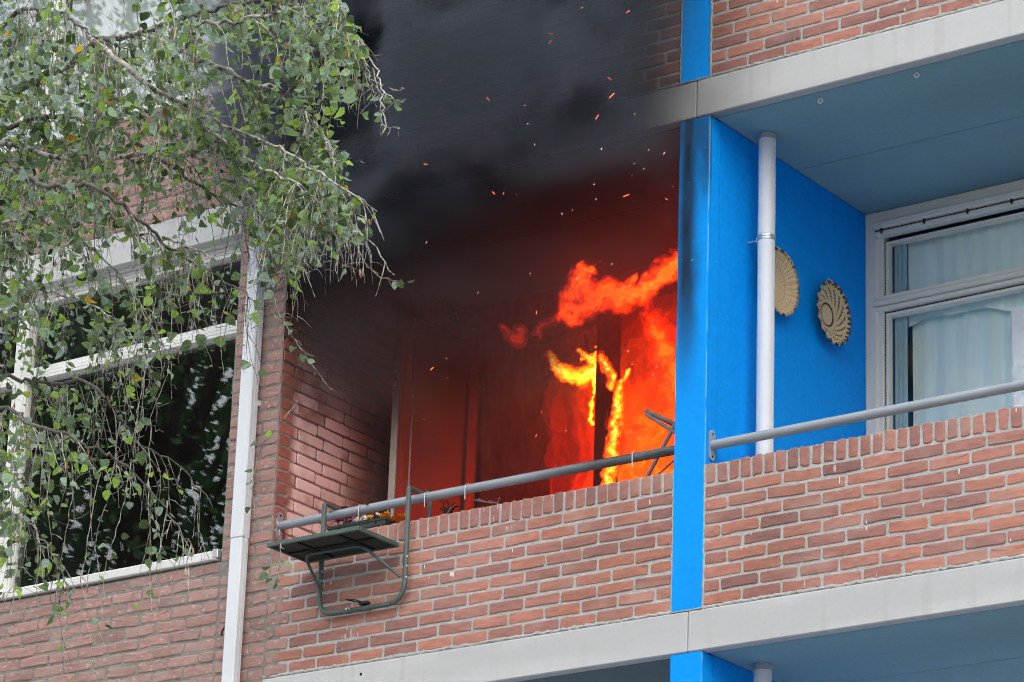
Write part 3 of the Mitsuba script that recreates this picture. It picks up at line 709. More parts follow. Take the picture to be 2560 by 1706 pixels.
# hooks hanging on the rail
for x, nm in ((-2.005, 'above the flower box'), (-1.567, 'right of the folding table'), (-1.305, 'second right of the folding table'), (-.265, 'near the blue pillar')):
    hk = thing('hook', f'small pale wire hook on the left handrail, {nm}', 'hook', 'wire hooks on the handrail')
    put(hk, tube(bend([[x, .08, .865], [x, .072, .889], [x, .045, .892], [x, .020, .880], [x, .0195, .85], [x, .022, .800]], .018), .0028, 7), 'steel', smooth=True)
hk = thing('burnt_plant', 'charred hanging plant remains behind the handrail right of the table', 'plant')
pts = []
for i in range(14):
    a = np.array([-1.50 + rng.uniform(-.02, .02), .14, .80]); b = a + np.array([rng.uniform(-.06, .07), rng.uniform(-.04, .04), rng.uniform(-.05, .07)])
    pts.append(tube(bend([a, (a + b) / 2 + nrg.normal(0, .012, 3), b], .02, 4), [.004] * 1 + [.003] * (len(bend([a, (a + b) / 2, b], .02, 4)) - 1), 5))
put(hk, cat(pts + [sphere((-1.50, .14, .80), .026, 2, (1, .8, .8))]), 'charred')
hk = thing('debris', 'thin charred sticks lying on the parapet top below the fire', 'debris')
put(hk, cat([tube([at(a, b, .12), at(c, d, .12)], .0035, 5) for a, b, c, d in ((1185, 1250, 1230, 1258), (1222, 1252, 1252, 1262), (1243, 1258, 1250, 1243), (1195, 1248, 1212, 1254), (1118, 1285, 1128, 1268))]), 'chair_metal')

# tipped chair behind the pillar
k = thing('burnt_chair', 'charred metal folding chair tipped over behind the handrail beside the blue pillar', 'chair')
yy = .5
A, B, Cc = at(1615, 1027, yy), at(1740, 1084, yy), at(1722, 1104, yy)
leg = lambda a, b, r=.0115: tube([a, (np.array(a) + b) / 2, b], r, 10)
dy = np.array([0, .38, 0])
for o in (np.zeros(3), dy):
    put(f'{k}__back_post', leg(A + o, B + o), 'chair_metal', smooth=40)
    put(f'{k}__seat_rail', leg(A + o + [0, 0, -.018], Cc + o), 'chair_metal', smooth=40)
    put(f'{k}__leg', leg(at(1690, 1058, yy) + o, at(1560, 1300, yy) + o), 'chair_metal', smooth=40)
    put(f'{k}__leg', leg(at(1720, 1120, yy + .1) + o, at(1560, 1262, yy + .1) + o, .006), 'chair_metal', smooth=40)
put(f'{k}__cross_bar', leg(A, A + dy), 'chair_metal', smooth=40)
put(f'{k}__cross_bar', leg(B, B + dy), 'chair_metal', smooth=40)
put(f'{k}__seat', cat([tube([Cc * (1 - s) + (A + [0, 0, -.018]) * s + [0, 0, 0], Cc * (1 - s) + (A + [0, 0, -.018]) * s + dy], .006, 6) for s in (.1, .25, .4, .55)]), 'chair_metal')

# ------------------------------------------------------------------ woven baskets on the partition
def basket_color(p, n, uv):
    """uv = (angle in turns, radius 0..1): coiled straw with a dark spiral weave."""
    th, r = uv.x, uv.y
    c = mix((0.55, 0.395, 0.23), (0.76, 0.605, 0.39), fbm(th * 130, r * 30, 0, 2))
    spoke = 0.5 + 0.5 * dr.cos(th * 2 * math.pi * 44)
    c = c * (0.86 + 0.2 * spoke)
    coil = dr.abs(r * 15 - dr.floor(r * 15) - .5)
    return c * (0.86 + 0.4 * coil)


def basket_dark(p, n, uv):
    c = basket_color(p, n, uv)
    th, r = uv.x, uv.y
    ring = smoothstep(.040, .026, dr.abs(r - .36))
    a = th * 15 + r * 5.0
    dash = smoothstep(.20, .12, dr.abs(a - dr.floor(a) - .5)) * smoothstep(.47, .52, r) * smoothstep(.86, .82, r)
    row = r * 17 - dr.floor(r * 17)
    dash = dash * smoothstep(.30, .42, row)
    b = th * 34
    rim = smoothstep(.88, .91, r) * dr.select(b - dr.floor(b) > .48, 1.0, 0.0) * dr.select(r > 0.9, 1.0, 0.0)
    return mix(c, (0.028, 0.022, 0.020), dr.clip(ring + dash + rim, 0, 0.95))


straw_bump = lambda p, n, uv: (dr.abs(uv.y * 15 - dr.floor(uv.y * 15) - .5) * -0.004 + dr.cos(uv.x * 2 * math.pi * 88) * 0.0012)
def basket_plain(p, n, uv):
    b = uv.x * 38
    rim = smoothstep(.93, .95, uv.y) * dr.select(b - dr.floor(b) > .5, 1.0, 0.0)
    spoke = smoothstep(.16, .08, dr.abs(uv.x * 26 + uv.y * 1.4 - dr.floor(uv.x * 26 + uv.y * 1.4) - .5)) * smoothstep(.2, .35, uv.y)
    ring = smoothstep(.03, .015, dr.abs(uv.y - .55)) + smoothstep(.03, .015, dr.abs(uv.y - .78))
    return mix(mix(basket_color(p, n, uv), (0.36, 0.23, 0.12), dr.clip(.45 * spoke + .35 * ring, 0, .6)), (0.05, 0.04, 0.03), rim * .85)


scene['basket_plain'] = pri(lambda p, n, uv: basket_plain(p, n, uv), 0.8, 0.2, two=True)
scene['basket_pattern'] = pri(basket_dark, 0.8, 0.2, two=True)


def basket(cy, cz, R, mat, label, depth=.05):
    k = thing('woven_basket', label, 'basket', 'woven baskets on the blue wall')
    rings, sides = 46, 180
    v, uv, f = [], [], []
    for i in range(rings):
        s = i / (rings - 1)
        for j in range(sides + 1):
            a = 2 * math.pi * j / sides
            rr = R * s * (1 + (.004 * math.sin(a * 34) if s > .9 else 0) + .012 * math.sin(a * 2 + 1))
            bump = .0028 * abs(math.sin(math.pi * s * 15)) + .0012 * math.cos(88 * a) * s
            x = W + .012 + depth * s ** 2.2 + bump
            v.append([x, cy + rr * math.sin(a), cz + rr * math.cos(a)]); uv.append([j / sides, s])
    n = sides + 1
    for i in range(rings - 1):
        for j in range(sides):
            A = i * n + j
            f += [[A, A + n, A + n + 1], [A, A + n + 1, A + 1]]
    put(f'{k}__bowl', M(v, f), mat, smooth=True, uv=np.array(uv))
    for j in range(34):                         # looped rim stitches, light and dark
        a = 2 * math.pi * (j + .25) / 34
        c = np.array([W + .012 + depth, cy + R * math.sin(a), cz + R * math.cos(a)])
        d = np.array([0, math.sin(a), math.cos(a)]); t = np.array([0, math.cos(a), -math.sin(a)])
        q = bend([c - d * .010 + t * .005 + [.005, 0, 0], c + d * .0045 + t * .003, c + d * .0045 - t * .003 - [.002, 0, 0], c - d * .009 - t * .005], .004, 3)
        put(f'{k}__stitch', tube(q, .0030, 6), 'straw' if j % 2 else ('straw_dark' if mat == 'basket_pattern' or j % 4 == 0 else 'straw'), smooth=True)
    put(f'{k}__loop', tube(bend([[W + .03, cy - .008, cz + R - .005], [W + .03, cy - .008, cz + R + .03], [W + .03, cy + .008, cz + R + .03], [W + .03, cy + .008, cz + R - .005]], .008, 4), .0032, 6), 'straw', smooth=True)


scene['straw'] = pri(lambda p, n, uv: mix((0.44, 0.31, 0.17), (0.62, 0.48, 0.30), noise(p.x * 90, p.y * 90, p.z * 90)), 0.8, 0.2)
scene['straw_dark'] = pri((0.03, 0.024, 0.02), 0.8, 0.2)
basket(1.120, 1.885, .170, 'basket_pattern', 'round woven straw basket with a dark ring and spiral pattern on the blue wall')
basket(.592, 1.885, .176, 'basket_plain', 'plain round woven straw basket with a thin dark rim, half hidden behind the white downpipe')

# ------------------------------------------------------------------ smoke
def sstep(a, b, x):
    t = np.clip((x - a) / (b - a), 0, 1)
    return t * t * (3 - 2 * t)


def smoke(key, lo, hi, n, density, albedo, label):
    lo, hi = np.array(lo, float), np.array(hi, float)
    gx, gy, gz = (np.linspace(lo[k], hi[k], n[k]) for k in range(3))
    Zg, Yg, Xg = np.meshgrid(gz, gy, gx, indexing='ij')
    pts = np.stack([Xg, Yg * 1.2, Zg], -1)
    wx = meshkit.fbm(pts * 1.3 + 7, 4, 5) - .5
    wz = meshkit.fbm(pts * 1.3 + 31, 4, 9) - .5
    m = meshkit.fbm(np.stack([Xg + 1.3 * wx, Yg * 1.2, Zg * .9 + 1.3 * wz], -1) * 1.9 + 13, 5, 2)
    d = density(Xg, Yg, Zg, Xg + .55 * wx, Zg + .9 * wz, sstep(.36, .60, m))
    for ax in range(3):
        for e in (0, -1):
            if ax == 1 and (e == -1) == (key == 'smoke'): continue      # the two boxes meet at the balcony's mouth
            sl = [slice(None)] * 3; sl[2 - ax] = e; d[tuple(sl)] = 0
    o = [0, 0, Z0]
    scene[f'{key}_medium'] = {'type': 'heterogeneous', 'albedo': {'type': 'rgb', 'value': albedo}, 'scale': 1.0,
                              'sigma_t': {'type': 'gridvolume', 'grid': mi.VolumeGrid(np.ascontiguousarray(d.astype(np.float32))[..., None]), 'to_world': T().translate((lo + o).tolist()).scale((hi - lo).tolist())}}
    scene[key] = {'type': 'cube', 'to_world': T().translate(((lo + hi) / 2 + o).tolist()).scale(((hi - lo) / 2).tolist()), 'bsdf': {'type': 'null'}, 'interior': {'type': 'ref', 'id': f'{key}_medium'}}
    used.add(key); labels[key] = {'label': label, 'kind': 'stuff'}


def outer(Xg, Yg, Zg, X, Z, billow):
    """Out of the balcony's mouth and up the facade."""
    rise = np.clip(Zg - 1.9, 0, 9)
    cx, sx = -1.34 + .03 * rise, 1.02 + .10 * rise
    lateral = sstep(1.42, .60, np.abs(X - cx) / sx)
    depth_ = sstep(-.52 - .32 * rise, -.20 - .24 * rise, Yg + .5 * (billow - .5))
    height = sstep(2.05, 2.60, Zg + .45 * (Z - Zg) - .10 * (X + 2.0))
    tail = sstep(.62, .25, X) * sstep(-3.6, -2.4, X - .12 * rise)
    return np.clip(depth_ * lateral * height * tail * (3.0 + 9.5 * billow), 0, 10)


def inner(Xg, Yg, Zg, X, Z, billow):
    """The hot layer under the balcony's ceiling and in the room, thinner to the right where the fire shows."""
    layer = sstep(1.40, 2.5, Z + .12 * (-(X + 1.3)))
    low = .10 + .22 * sstep(.2, .9, Yg)
    return np.clip(sstep(-2.60, -2.5, Xg) * sstep(.03, -.02, Xg) * (low + 3.6 * layer * (.35 + .65 * sstep(-.3, -1.6, X))) * (.30 + 1.0 * billow), 0, 4.2)


smoke('smoke', (-3.5, -1.35, 1.75), (.8, -.02, 4.75), (96, 44, 76), outer, [0.172, 0.195, 0.236], 'dark grey smoke rising in front of the sooty facade')
smoke('smoke_001', (-2.62, -.012, .8), (.04, 2.9, 2.64), (72, 72, 56), inner, [0.22, 0.17, 0.17], 'dark smoke lit red by the fire inside the balcony')

# ------------------------------------------------------------------ flames: thin glowing shells of gas, each a closed surface of a turbulent field
TETS = [(0, 5, 1, 6), (0, 1, 2, 6), (0, 2, 3, 6), (0, 3, 7, 6), (0, 7, 4, 6), (0, 4, 5, 6)]
CORN = np.array([(0, 0, 0), (1, 0, 0), (1, 1, 0), (0, 1, 0), (0, 0, 1), (1, 0, 1), (1, 1, 1), (0, 1, 1)])


def iso(F, xs, ys, zs, level):
    """Surface F = level of a sampled field (marching tetrahedra), facing towards lower values."""
    nx, ny, nz = F.shape
    I, J, K = np.meshgrid(np.arange(nx - 1), np.arange(ny - 1), np.arange(nz - 1), indexing='ij')
    base = np.stack([I, J, K], -1).reshape(-1, 3)
    ids = [np.ravel_multi_index((base + c).T, F.shape) for c in CORN]
    val = F.ravel()
    act = np.zeros(len(base), bool)
    mn = np.min([val[i] for i in ids], 0); mx = np.max([val[i] for i in ids], 0)
    act = (mn < level) & (mx >= level)
    ids = [i[act] for i in ids]
    gxx, gyy, gzz = np.unravel_index(np.arange(F.size), F.shape)
    Pp = np.c_[xs[gxx], ys[gyy], zs[gzz]]
    tris = []
    for t in TETS:
        q = np.stack([ids[c] for c in t], 1)
        inn = val[q] >= level
        cnt = inn.sum(1)
        order = np.argsort(~inn, axis=1, kind='stable')
        qs = np.take_along_axis(q, order, 1)
        def cut(a, b):
            va, vb = val[a], val[b]
            s = ((level - va) / np.where(np.abs(vb - va) < 1e-12, 1e-12, vb - va))[:, None]
            return Pp[a] * (1 - s) + Pp[b] * s
        for c, prs in ((1, [((0, 1), (0, 2), (0, 3))]), (3, [((0, 3), (1, 3), (2, 3))]), (2, [((0, 2), (0, 3), (1, 3)), ((0, 2), (1, 3), (1, 2))])):
            m = cnt == c
            if not m.any(): continue
            k = qs[m]
            for tri in prs:
                v = np.stack([cut(k[:, a], k[:, b]) for a, b in tri], 1)
                # orient away from the inside corner
                n = np.cross(v[:, 1] - v[:, 0], v[:, 2] - v[:, 0])
                ctr = v.mean(1)
                gin = Pp[k[:, 0]] if c != 3 else (Pp[k[:, 0]] + Pp[k[:, 1]] + Pp[k[:, 2]]) / 3
                flip = ((ctr - gin) * n).sum(1) < 0
                v[flip] = v[flip][:, ::-1]
                tris.append(v)
    v = np.concatenate(tris).reshape(-1, 3)
    u, inv = np.unique(np.round(v, 6), axis=0, return_inverse=True)
    f = inv.reshape(-1, 3)
    f = f[(f[:, 0] != f[:, 1]) & (f[:, 1] != f[:, 2]) & (f[:, 0] != f[:, 2])]
    return M(u, f)


def flame_field(strokes, res, turb, fq, seed, stretch=(1, 1, .7)):
    """strokes: lists of (x, y, z, radius). The field is highest along them and torn by turbulence."""
    allp = np.array([p for s in strokes for p in s])
    mg = allp[:, 3].max() * (3.2 if res > .03 else 2.4) + turb * .8
    lo, hi = allp[:, :3].min(0) - mg, allp[:, :3].max(0) + mg
    ax = [np.linspace(lo[k], hi[k], max(8, int((hi[k] - lo[k]) / res))) for k in range(3)]
    G = np.stack(np.meshgrid(*ax, indexing='ij'), -1)
    Q = G * np.array(stretch) * fq
    warp = np.stack([meshkit.fbm(Q + 11 * k + seed, 4, seed + k) - .5 for k in range(3)], -1) * 2
    Wp = G + warp * turb
    F = np.full(G.shape[:3], -9.0)
    for s in strokes:
        s = np.array(s)
        for a, b in zip(s[:-1], s[1:]):
            ab = b[:3] - a[:3]
            t = np.clip(((Wp - a[:3]) @ ab) / (ab @ ab + 1e-9), 0, 1)
            d = np.linalg.norm(Wp - a[:3] - t[..., None] * ab, axis=-1)
            r = a[3] + (b[3] - a[3]) * t
            F = np.maximum(F, 1 - d / (2 * r))
    det = meshkit.fbm(Q * 2.9 + 50, 4, seed + 9) - .5
    F = F + 1.1 * det * np.clip(F * 3 + .6, 0, 1)
    for a in range(3):
        for e in (0, -1):
            sl = [slice(None)] * 3; sl[a] = e; F[tuple(sl)] = -1
    return F, ax


scene['flame_gas'] = {'type': 'mask', 'opacity': proc(lambda p, n, uv: 0.015 + 0.0 * p.x), 'nested': {'type': 'diffuse', 'reflectance': {'type': 'rgb', 'value': [.02, .02, .02]}}}


def flame(name, label, strokes, res, turb, fq, seed, shells, stretch=(1, 1, .7), kind=None, wgt=0.15):
    F, ax = flame_field(strokes, res, turb, fq, seed, stretch)
    F[ax[0] > -.03] = -1
    k = thing(name, label, 'flame' if kind is None else None, 'flames in the burning balcony' if kind is None else None, kind)
    for i, (lev, rgb) in enumerate(shells):
        m = iso(F, *ax, lev)
        m = trimesh.Trimesh(m.vertices, m.faces, process=False)
        if not len(m.faces): continue
        nm = 'glow' if i < 2 else 'tongue' if i < 5 else 'core'
        put(f'{k}__{nm}' if len(shells) > 1 else k, m, 'flame_gas', smooth=True, emitter={'type': 'area', 'radiance': {'type': 'rgb', 'value': list(rgb)}, 'sampling_weight': wgt})
    return k


E_ = 2.0 ** -exposure * 3.0
def em(r, g, b): return (r * E_, g * E_, b * E_)
def S(y, *pts): return [(*at(px, py, y), r) for px, py, r in pts]


def ramp(lo, hi, n, cols):
    """n shells whose sum runs through the colours cols from the rim to the heart."""
    cols = np.array(cols, float); out, prev = [], np.zeros(3)
    for i in range(n):
        t = (i + 1) / n * (len(cols) - 1 + .999) - .999 * (1 - i / max(n - 1, 1)) * 0
        t = min(max((i + 1) / n * len(cols) - 1, 0), len(cols) - 1)
        a = int(min(t, len(cols) - 2)) if len(cols) > 1 else 0
        c = cols[a] + (cols[min(a + 1, len(cols) - 1)] - cols[a]) * (t - a) if len(cols) > 1 else cols[0] * (i + 1) / n
        if t == 0: c = cols[0] * (i + 1) / max(1, n / len(cols))
        out.append((lo + (hi - lo) * i / max(n - 1, 1), em(*np.maximum(c - prev, 0.0))))
        prev = np.maximum(c, prev)
    return out


RED = [(-.16, em(.16, .002, 0)), (.06, em(.42, .010, 0)), (.28, em(.8, .035, .002)), (.60, em(1.2, .11, .006))]
YEL = ramp(.05, .95, 4, [(1.4, .07, 0), (3.6, .55, .004), (4.2, 1.5, .03), (4.2, 2.0, .3)])
ORA = ramp(.05, .95, 4, [(.35, .01, 0), (1.3, .07, .002), (1.6, .26, .008), (1.8, .80, .08)])
flame('flame', 'broad red flame rolling under the balcony ceiling beside the pillar', [S(1.0, (1428, 745, .024), (1455, 700, .034), (1490, 738, .032), (1545, 738, .034), (1600, 720, .032), (1645, 695, .024), (1690, 665, .034), (1740, 640, .045), (1800, 615, .06)), S(1.05, (1410, 788, .028), (1450, 775, .032), (1505, 758, .026)), S(.95, (1448, 690, .014), (1480, 668, .012)), S(1.0, (1560, 715, .014), (1585, 680, .012))], .0080, .085, 12, 3, RED)
flame('flame', 'bright yellow curling flame left of the dark post', [S(1.78, (1376, 888, .015), (1390, 915, .018), (1420, 938, .026), (1455, 945, .030), (1490, 925, .026)), S(1.78, (1446, 876, .009), (1470, 892, .014), (1490, 915, .018)), S(1.78, (1486, 940, .012), (1484, 990, .004), (1478, 1030, .007), (1479, 1060, .009)), S(1.78, (1455, 900, .006), (1488, 892, .008), (1492, 868, .006))], .0046, .028, 24, 7, YEL)
flame('flame', 'tall narrow orange flame rising right of the dark post', [S(1.25, (1503, 893, .014), (1520, 920, .018), (1535, 965, .012)), S(1.25, (1570, 933, .007), (1553, 955, .013), (1546, 1000, .017), (1540, 1050, .018), (1533, 1100, .022), (1528, 1160, .024), (1512, 1230, .016))], .0052, .036, 20, 12, ORA)
flame('flame', 'faint dark red wisp of flame in the smoke, farthest left', [S(1.0, (1255, 825, .018), (1290, 845, .026), (1315, 825, .016)), S(1.0, (1340, 830, .008), (1390, 800, .014), (1410, 780, .018))], .0085, .055, 14, 21, ramp(.08, .7, 2, [(.10, .002, .001), (.35, .012, .003)]))
flame('flame', 'red flame sheet against the edge of the blue pillar', [S(1.1, (1630, 780, .03), (1655, 850, .045), (1690, 920, .07), (1740, 980, .11))], .0105, .10, 9, 33, ramp(.05, .9, 4, [(.16, .002, 0), (.9, .012, .001), (2.6, .07, .002)]))
flame('fire', 'orange blaze filling the back of the burning room', [S(2.45, (1575, 1330, .18), (1650, 1240, .24), (1740, 1090, .30), (1830, 960, .28))], .036, .26, 3.4, 40, [(-.42, em(.10, .001, 0)), (-.16, em(.24, .005, 0)), (.10, em(.6, .022, 0)), (.40, em(1.3, .06, .001))], kind='stuff', wgt=0.9)

# sparks and ash flecks
scene['spark_black'] = {'type': 'diffuse', 'reflectance': {'type': 'rgb', 'value': [.02, .02, .02]}}
RS = [(1084, 34), (1377, 85), (1375, 107), (1220, 248), (1529, 240), (1493, 293), (1192, 404), (1234, 483), (1259, 484), (1292, 485), (1565, 489), (1666, 498), (1341, 782), (1080, 922), (1340, 1090)]
WS = [(1304, 44), (1084, 121), (1587, 286), (1579, 439), (1660, 384), (1585, 409), (1610, 422), (1485, 461), (1682, 467), (1320, 310), (1474, 690), (1442, 697), (1428, 679), (1116, 896), (1184, 934), (1366, 934), (1554, 790), (1443, 811), (1066, 782), (1118, 945), (1030, 990), (1570, 878), (1530, 660), (1195, 732), (1415, 1077), (1134, 1120), (1600, 1095), (1642, 917)]
ex = np.random.default_rng(5)
for _ in range(14): WS.append((int(1000 + 690 * ex.random() ** .8), int(330 + 720 * ex.random())))
for _ in range(6): RS.append((int(960 + 700 * ex.random()), int(20 + 560 * ex.random())))
for grp, lst, col in (('red', RS, em(1.0, .12, .06)), ('white', WS, em(.75, .42, .30))):
    scene['spark_' + grp] = {'type': 'diffuse', 'reflectance': {'type': 'rgb', 'value': [.02, .02, .02]}}
    for i, (px, py) in enumerate(lst):
        y = -.55 - .25 * rng.random() if py < 560 or px < 1150 else -.12 * rng.random() - .06
        c = at(px, py, y); r_ = (rng.uniform(.0013, .0028) if grp == 'red' else rng.uniform(.0008, .0018))
        d = np.array([rng.uniform(-1, 1), 0, rng.uniform(-1, .6)]); d /= np.linalg.norm(d)
        ln = rng.uniform(.001, .017) if grp == 'red' else rng.uniform(.0005, .005)
        m = trimesh.convex.convex_hull(np.vstack([sphere(c + d * ln, r_ * .8, 1).vertices, sphere(c - d * ln, r_, 1).vertices]))
        k = thing('spark', 'tiny glowing red ember drifting in the dark smoke' if grp == 'red' else 'tiny pale spark drifting in front of the smoke', 'spark', 'red embers in the smoke' if grp == 'red' else 'pale sparks in the smoke')
        put(k, m, 'spark_' + grp, emitter={'type': 'area', 'radiance': {'type': 'rgb', 'value': list(col)}, 'sampling_weight': 0.0})

# ------------------------------------------------------------------ the birch in front, left
def leaf_color(p, n, uv):
    t, s = uv.x, uv.y
    g = noise(p.x * 160, p.y * 160, p.z * 160)
    c = mix((0.055, 0.082, 0.034), (0.155, 0.225, 0.095), smoothstep(0.0, 0.45, t))
    c = mix(c, (0.31, 0.47, 0.08), smoothstep(0.55, 1.0, t))
    c = mix(c, (0.32, 0.43, 0.35), smoothstep(.42, .95, s) * .78)
    c = c * (0.75 + 0.5 * g)
    c = mix(c, (0.55, 0.34, 0.03), smoothstep(1.5, 1.6, t))
    return mix(c, (0.34, 0.17, 0.10), smoothstep(2.5, 2.6, t))


scene['birch_leaf'] = {'type': 'principledthin', 'base_color': proc(leaf_color), 'roughness': 0.32, 'spec_trans': 0.0, 'diff_trans': 0.9, 'eta': 1.5}
scene['twig_bark'] = pri(lambda p, n, uv: mix(mix((0.035, 0.028, 0.024), (0.11, 0.095, 0.08), uv.x), (0.50, 0.465, 0.41), uv.y * smoothstep(.25, .7, fbm(p.x * 50, p.y * 50, p.z * 50, 3))), 0.8, 0.2)


def proj(q):
    d = np.asarray(q) - EYE
    z = d @ fw
    return 1280 + FPX * (d @ right) / z, 853 - FPX * (d @ up) / z


def smooth_path(pts, n=8):
    """Catmull-Rom through the points."""
    p = np.asarray(pts, float); p = np.vstack([2 * p[0] - p[1], p, 2 * p[-1] - p[-2]])
    out = []
    for i in range(1, len(p) - 2):
        for t in np.linspace(0, 1, n, endpoint=False):
            out.append(.5 * (2 * p[i] + (p[i + 1] - p[i - 1]) * t + (2 * p[i - 1] - 5 * p[i] + 4 * p[i + 1] - p[i + 2]) * t * t + (3 * p[i] - p[i - 1] - 3 * p[i + 1] + p[i + 2]) * t ** 3))
    return np.array(out + [p[-2]])


def leafiness(px, py):
    """How thickly the birch is leaved, from the top of its crown to the bare hanging tips."""
    r = np.interp(py, [-400, 0, 100, 200, 300, 400, 500, 570, 650, 720, 850, 950, 1300, 1450, 1600], [830, 850, 890, 905, 850, 880, 930, 950, 740, 740, 730, 520, 520, 400, 330])
    if px > r + 25: return 0.0
    a = np.interp(py, [-400, 0, 500, 640, 800, 950, 1100, 1400, 1480, 1700], [.7, 1.02, 1.02, .86, .78, .72, .62, .52, .18, .12])
    b = np.interp(py, [-400, 0, 520, 640, 760, 900, 1000, 1400, 1480, 1700], [.8, .88, .88, .55, .34, .26, .20, .13, .05, .04])
    f = np.clip((px - 60) / max(r - 60, 1), 0, 1)
    v = a * (1 - f) + b * f
    if py < 260 and 40 < px < 560: v *= .66
    if 560 < px < 760 and 620 < py < 880: v = .45
    if py > 560 and 700 < px < 960: v = .40 if py < 700 else .08
    if 230 < px < 640 and 330 < py < 740: v *= .60
    if px < 40: v = max(v, .8 if py < 1300 else .4)
    return v


trunk_at = np.array([*at(-980, 700, -5.7)[:2], 0])
arcs = [[(-350, 300), (0, 70), (60, 20), (160, 35), (230, 90), (330, 130)],
        [(-350, 420), (0, 250), (165, 165), (240, 108), (310, 92), (385, 75), (480, 40), (560, 15), (680, 0), (760, 20), (830, 60)],
        [(310, 92), (420, 60), (540, 60), (700, 30), (800, 10), (860, 50), (900, 120)],
        [(385, 75), (500, 150), (615, 200), (672, 218), (740, 265), (800, 330), (835, 400)],
        [(240, 108), (330, 180), (450, 260), (600, 330), (720, 380), (860, 470), (940, 525)],
        [(165, 165), (300, 250), (480, 300), (620, 400), (740, 460), (840, 540)],
        [(-350, 500), (0, 330), (150, 290), (300, 330), (430, 420), (560, 500), (680, 540), (790, 590)],
        [(-350, 600), (0, 430), (110, 465), (230, 470), (360, 560), (450, 640), (560, 700), (650, 760)],
        [(0, 430), (200, 400), (400, 380), (560, 420), (690, 500), (800, 520), (900, 580), (985, 690)],
        [(-350, 700), (0, 560), (120, 560), (250, 640), (330, 730), (400, 860)],
        [(-350, 800), (0, 700), (100, 720), (220, 760), (320, 830), (390, 960)],
        [(150, 290), (220, 420), (300, 560), (420, 600), (520, 640)],
        [(-350, 900), (0, 938), (107, 957), (210, 955), (268, 1000), (330, 1090), (450, 1170), (535, 1265)],
        [(-350, 1000), (0, 1020), (60, 1050), (140, 1080), (250, 1130), (330, 1180), (430, 1300), (480, 1370)],
        [(-350, 1150), (0, 1270), (60, 1300), (130, 1380), (180, 1480)],
        [(0, -110), (150, -50), (300, -70), (450, -40), (620, -50), (790, -40), (855, 20)],
        [(-350, -60), (0, -180), (200, -200), (420, -190), (640, -170), (800, -120)],
        [(830, 60), (880, 90), (905, 110), (935, 170), (955, 250), (962, 330)],
        [(905, 120), (925, 190), (990, 225), (1012, 222)]]
tree_key = thing('birch_tree', 'weeping birch with drooping twigs and serrated green leaves hanging before the left windows', 'tree')
tb = []
trunk_path = smooth_path([trunk_at, trunk_at + [.1, .05, 2.5], trunk_at + [.0, .1, 5], trunk_at + [.25, .0, 7], trunk_at + [.1, .1, 9.5]], 6) - OFF
put(f'{tree_key}__trunk', tube(trunk_path, np.linspace(.17, .07, len(trunk_path)), 12), 'twig_bark', smooth=True, uv=np.tile([[.4, .9]], (len(trunk_path) * 12 + 2, 1)))
starts, paths = [], []
for ai, a in enumerate(arcs):
    y0 = -5.55 + rng.uniform(-.55, .55)
    pts = [at(px, py, y0 + .25 * math.sin(i * 1.3 + ai)) for i, (px, py) in enumerate(a)]
    if a[0][0] < -300:
        z = pts[0][2] + .15
        k = np.argmin(abs(trunk_path[:, 2] - min(z - .4, trunk_path[-1, 2])))
        pts = [trunk_path[k], (trunk_path[k] + pts[0]) / 2 + [0, 0, .15]] + pts
    elif ai not in (15,):                                      # a side limb: it grows out of an earlier one
        p0 = min((q for pp in paths for q in pp), key=lambda q: np.linalg.norm(q - pts[0])); pts[0] = p0
        pts[1:] = [q + (p0 - pts[0]) for q in pts[1:]]
    else:
        pts = [trunk_path[-3], (trunk_path[-3] + pts[0]) / 2 + [0, 0, .2]] + pts
    path = smooth_path(pts, 7); path += nrg.normal(0, .005, path.shape)
    paths.append(path)
    thick = {1: .016, 0: .012, 6: .011, 7: .011, 12: .009, 13: .008, 18: .0022, 17: .003}.get(ai, .0075)
    rad = np.linspace(thick * 1.25, .0016, len(path))
    put(f'{tree_key}__branch', tube(path, rad, 8), 'twig_bark', smooth=True, uv=np.tile([[rng.uniform(.1, .5), .12 if thick > .0075 else .75]], (len(path) * 8 + 2, 1)))
    L = np.r_[0, np.cumsum(np.linalg.norm(np.diff(path, axis=0), axis=1))]
    for s in np.arange(.10, L[-1], 0.019 if ai < 17 else .08):
        j = np.searchsorted(L, s) - 1
        px, py = proj(path[j])
        if px < -420: continue
        starts.append((path[j], path[min(j + 1, len(path) - 1)] - path[j], ai))

SERR = []
for i, (l, wd) in enumerate(((0.0, .0), (.10, .30), (.22, .46), (.34, .44), (.40, .50), (.55, .38), (.62, .40), (.76, .24), (.82, .22), (1.0, 0))): SERR.append((l, wd))


def leaf_mesh(base, down, side, size, fold, curl):
    n = np.cross(down, side)
    v = []
    for l, wd in SERR:
        c = base + down * (l * size) + n * (curl * size * l * l)
        if wd == 0: v.append(c)
        else: v += [c + side * (wd * .92 * size) + n * (fold * wd * size), c, c - side * (wd * .92 * size) + n * (fold * wd * size)]
    f = [[0, 1, 2], [0, 2, 3]]
    for k in range(len(SERR) - 3):
        a = 1 + 3 * k
        f += [[a, a + 3, a + 4], [a, a + 4, a + 1], [a + 1, a + 4, a + 5], [a + 1, a + 5, a + 2]]
    a = 1 + 3 * (len(SERR) - 3)
    f += [[a, a + 3, a + 1], [a + 1, a + 3, a + 2]]
    return np.array(v), np.array(f)


tw_v, tw_f, tw_uv, tw_n = [], [], [], 0
leaves, catkins = [], []


def add_twig(path, r0, r1, tone, pale):
    global tw_n
    m = tube(path, np.linspace(r0, r1, len(path)), 4, cap=False)
    tw_v.append(m.vertices); tw_f.append(m.faces + tw_n); tw_n += len(m.vertices)
    tw_uv.append(np.tile([[tone, pale]], (len(m.vertices), 1)))


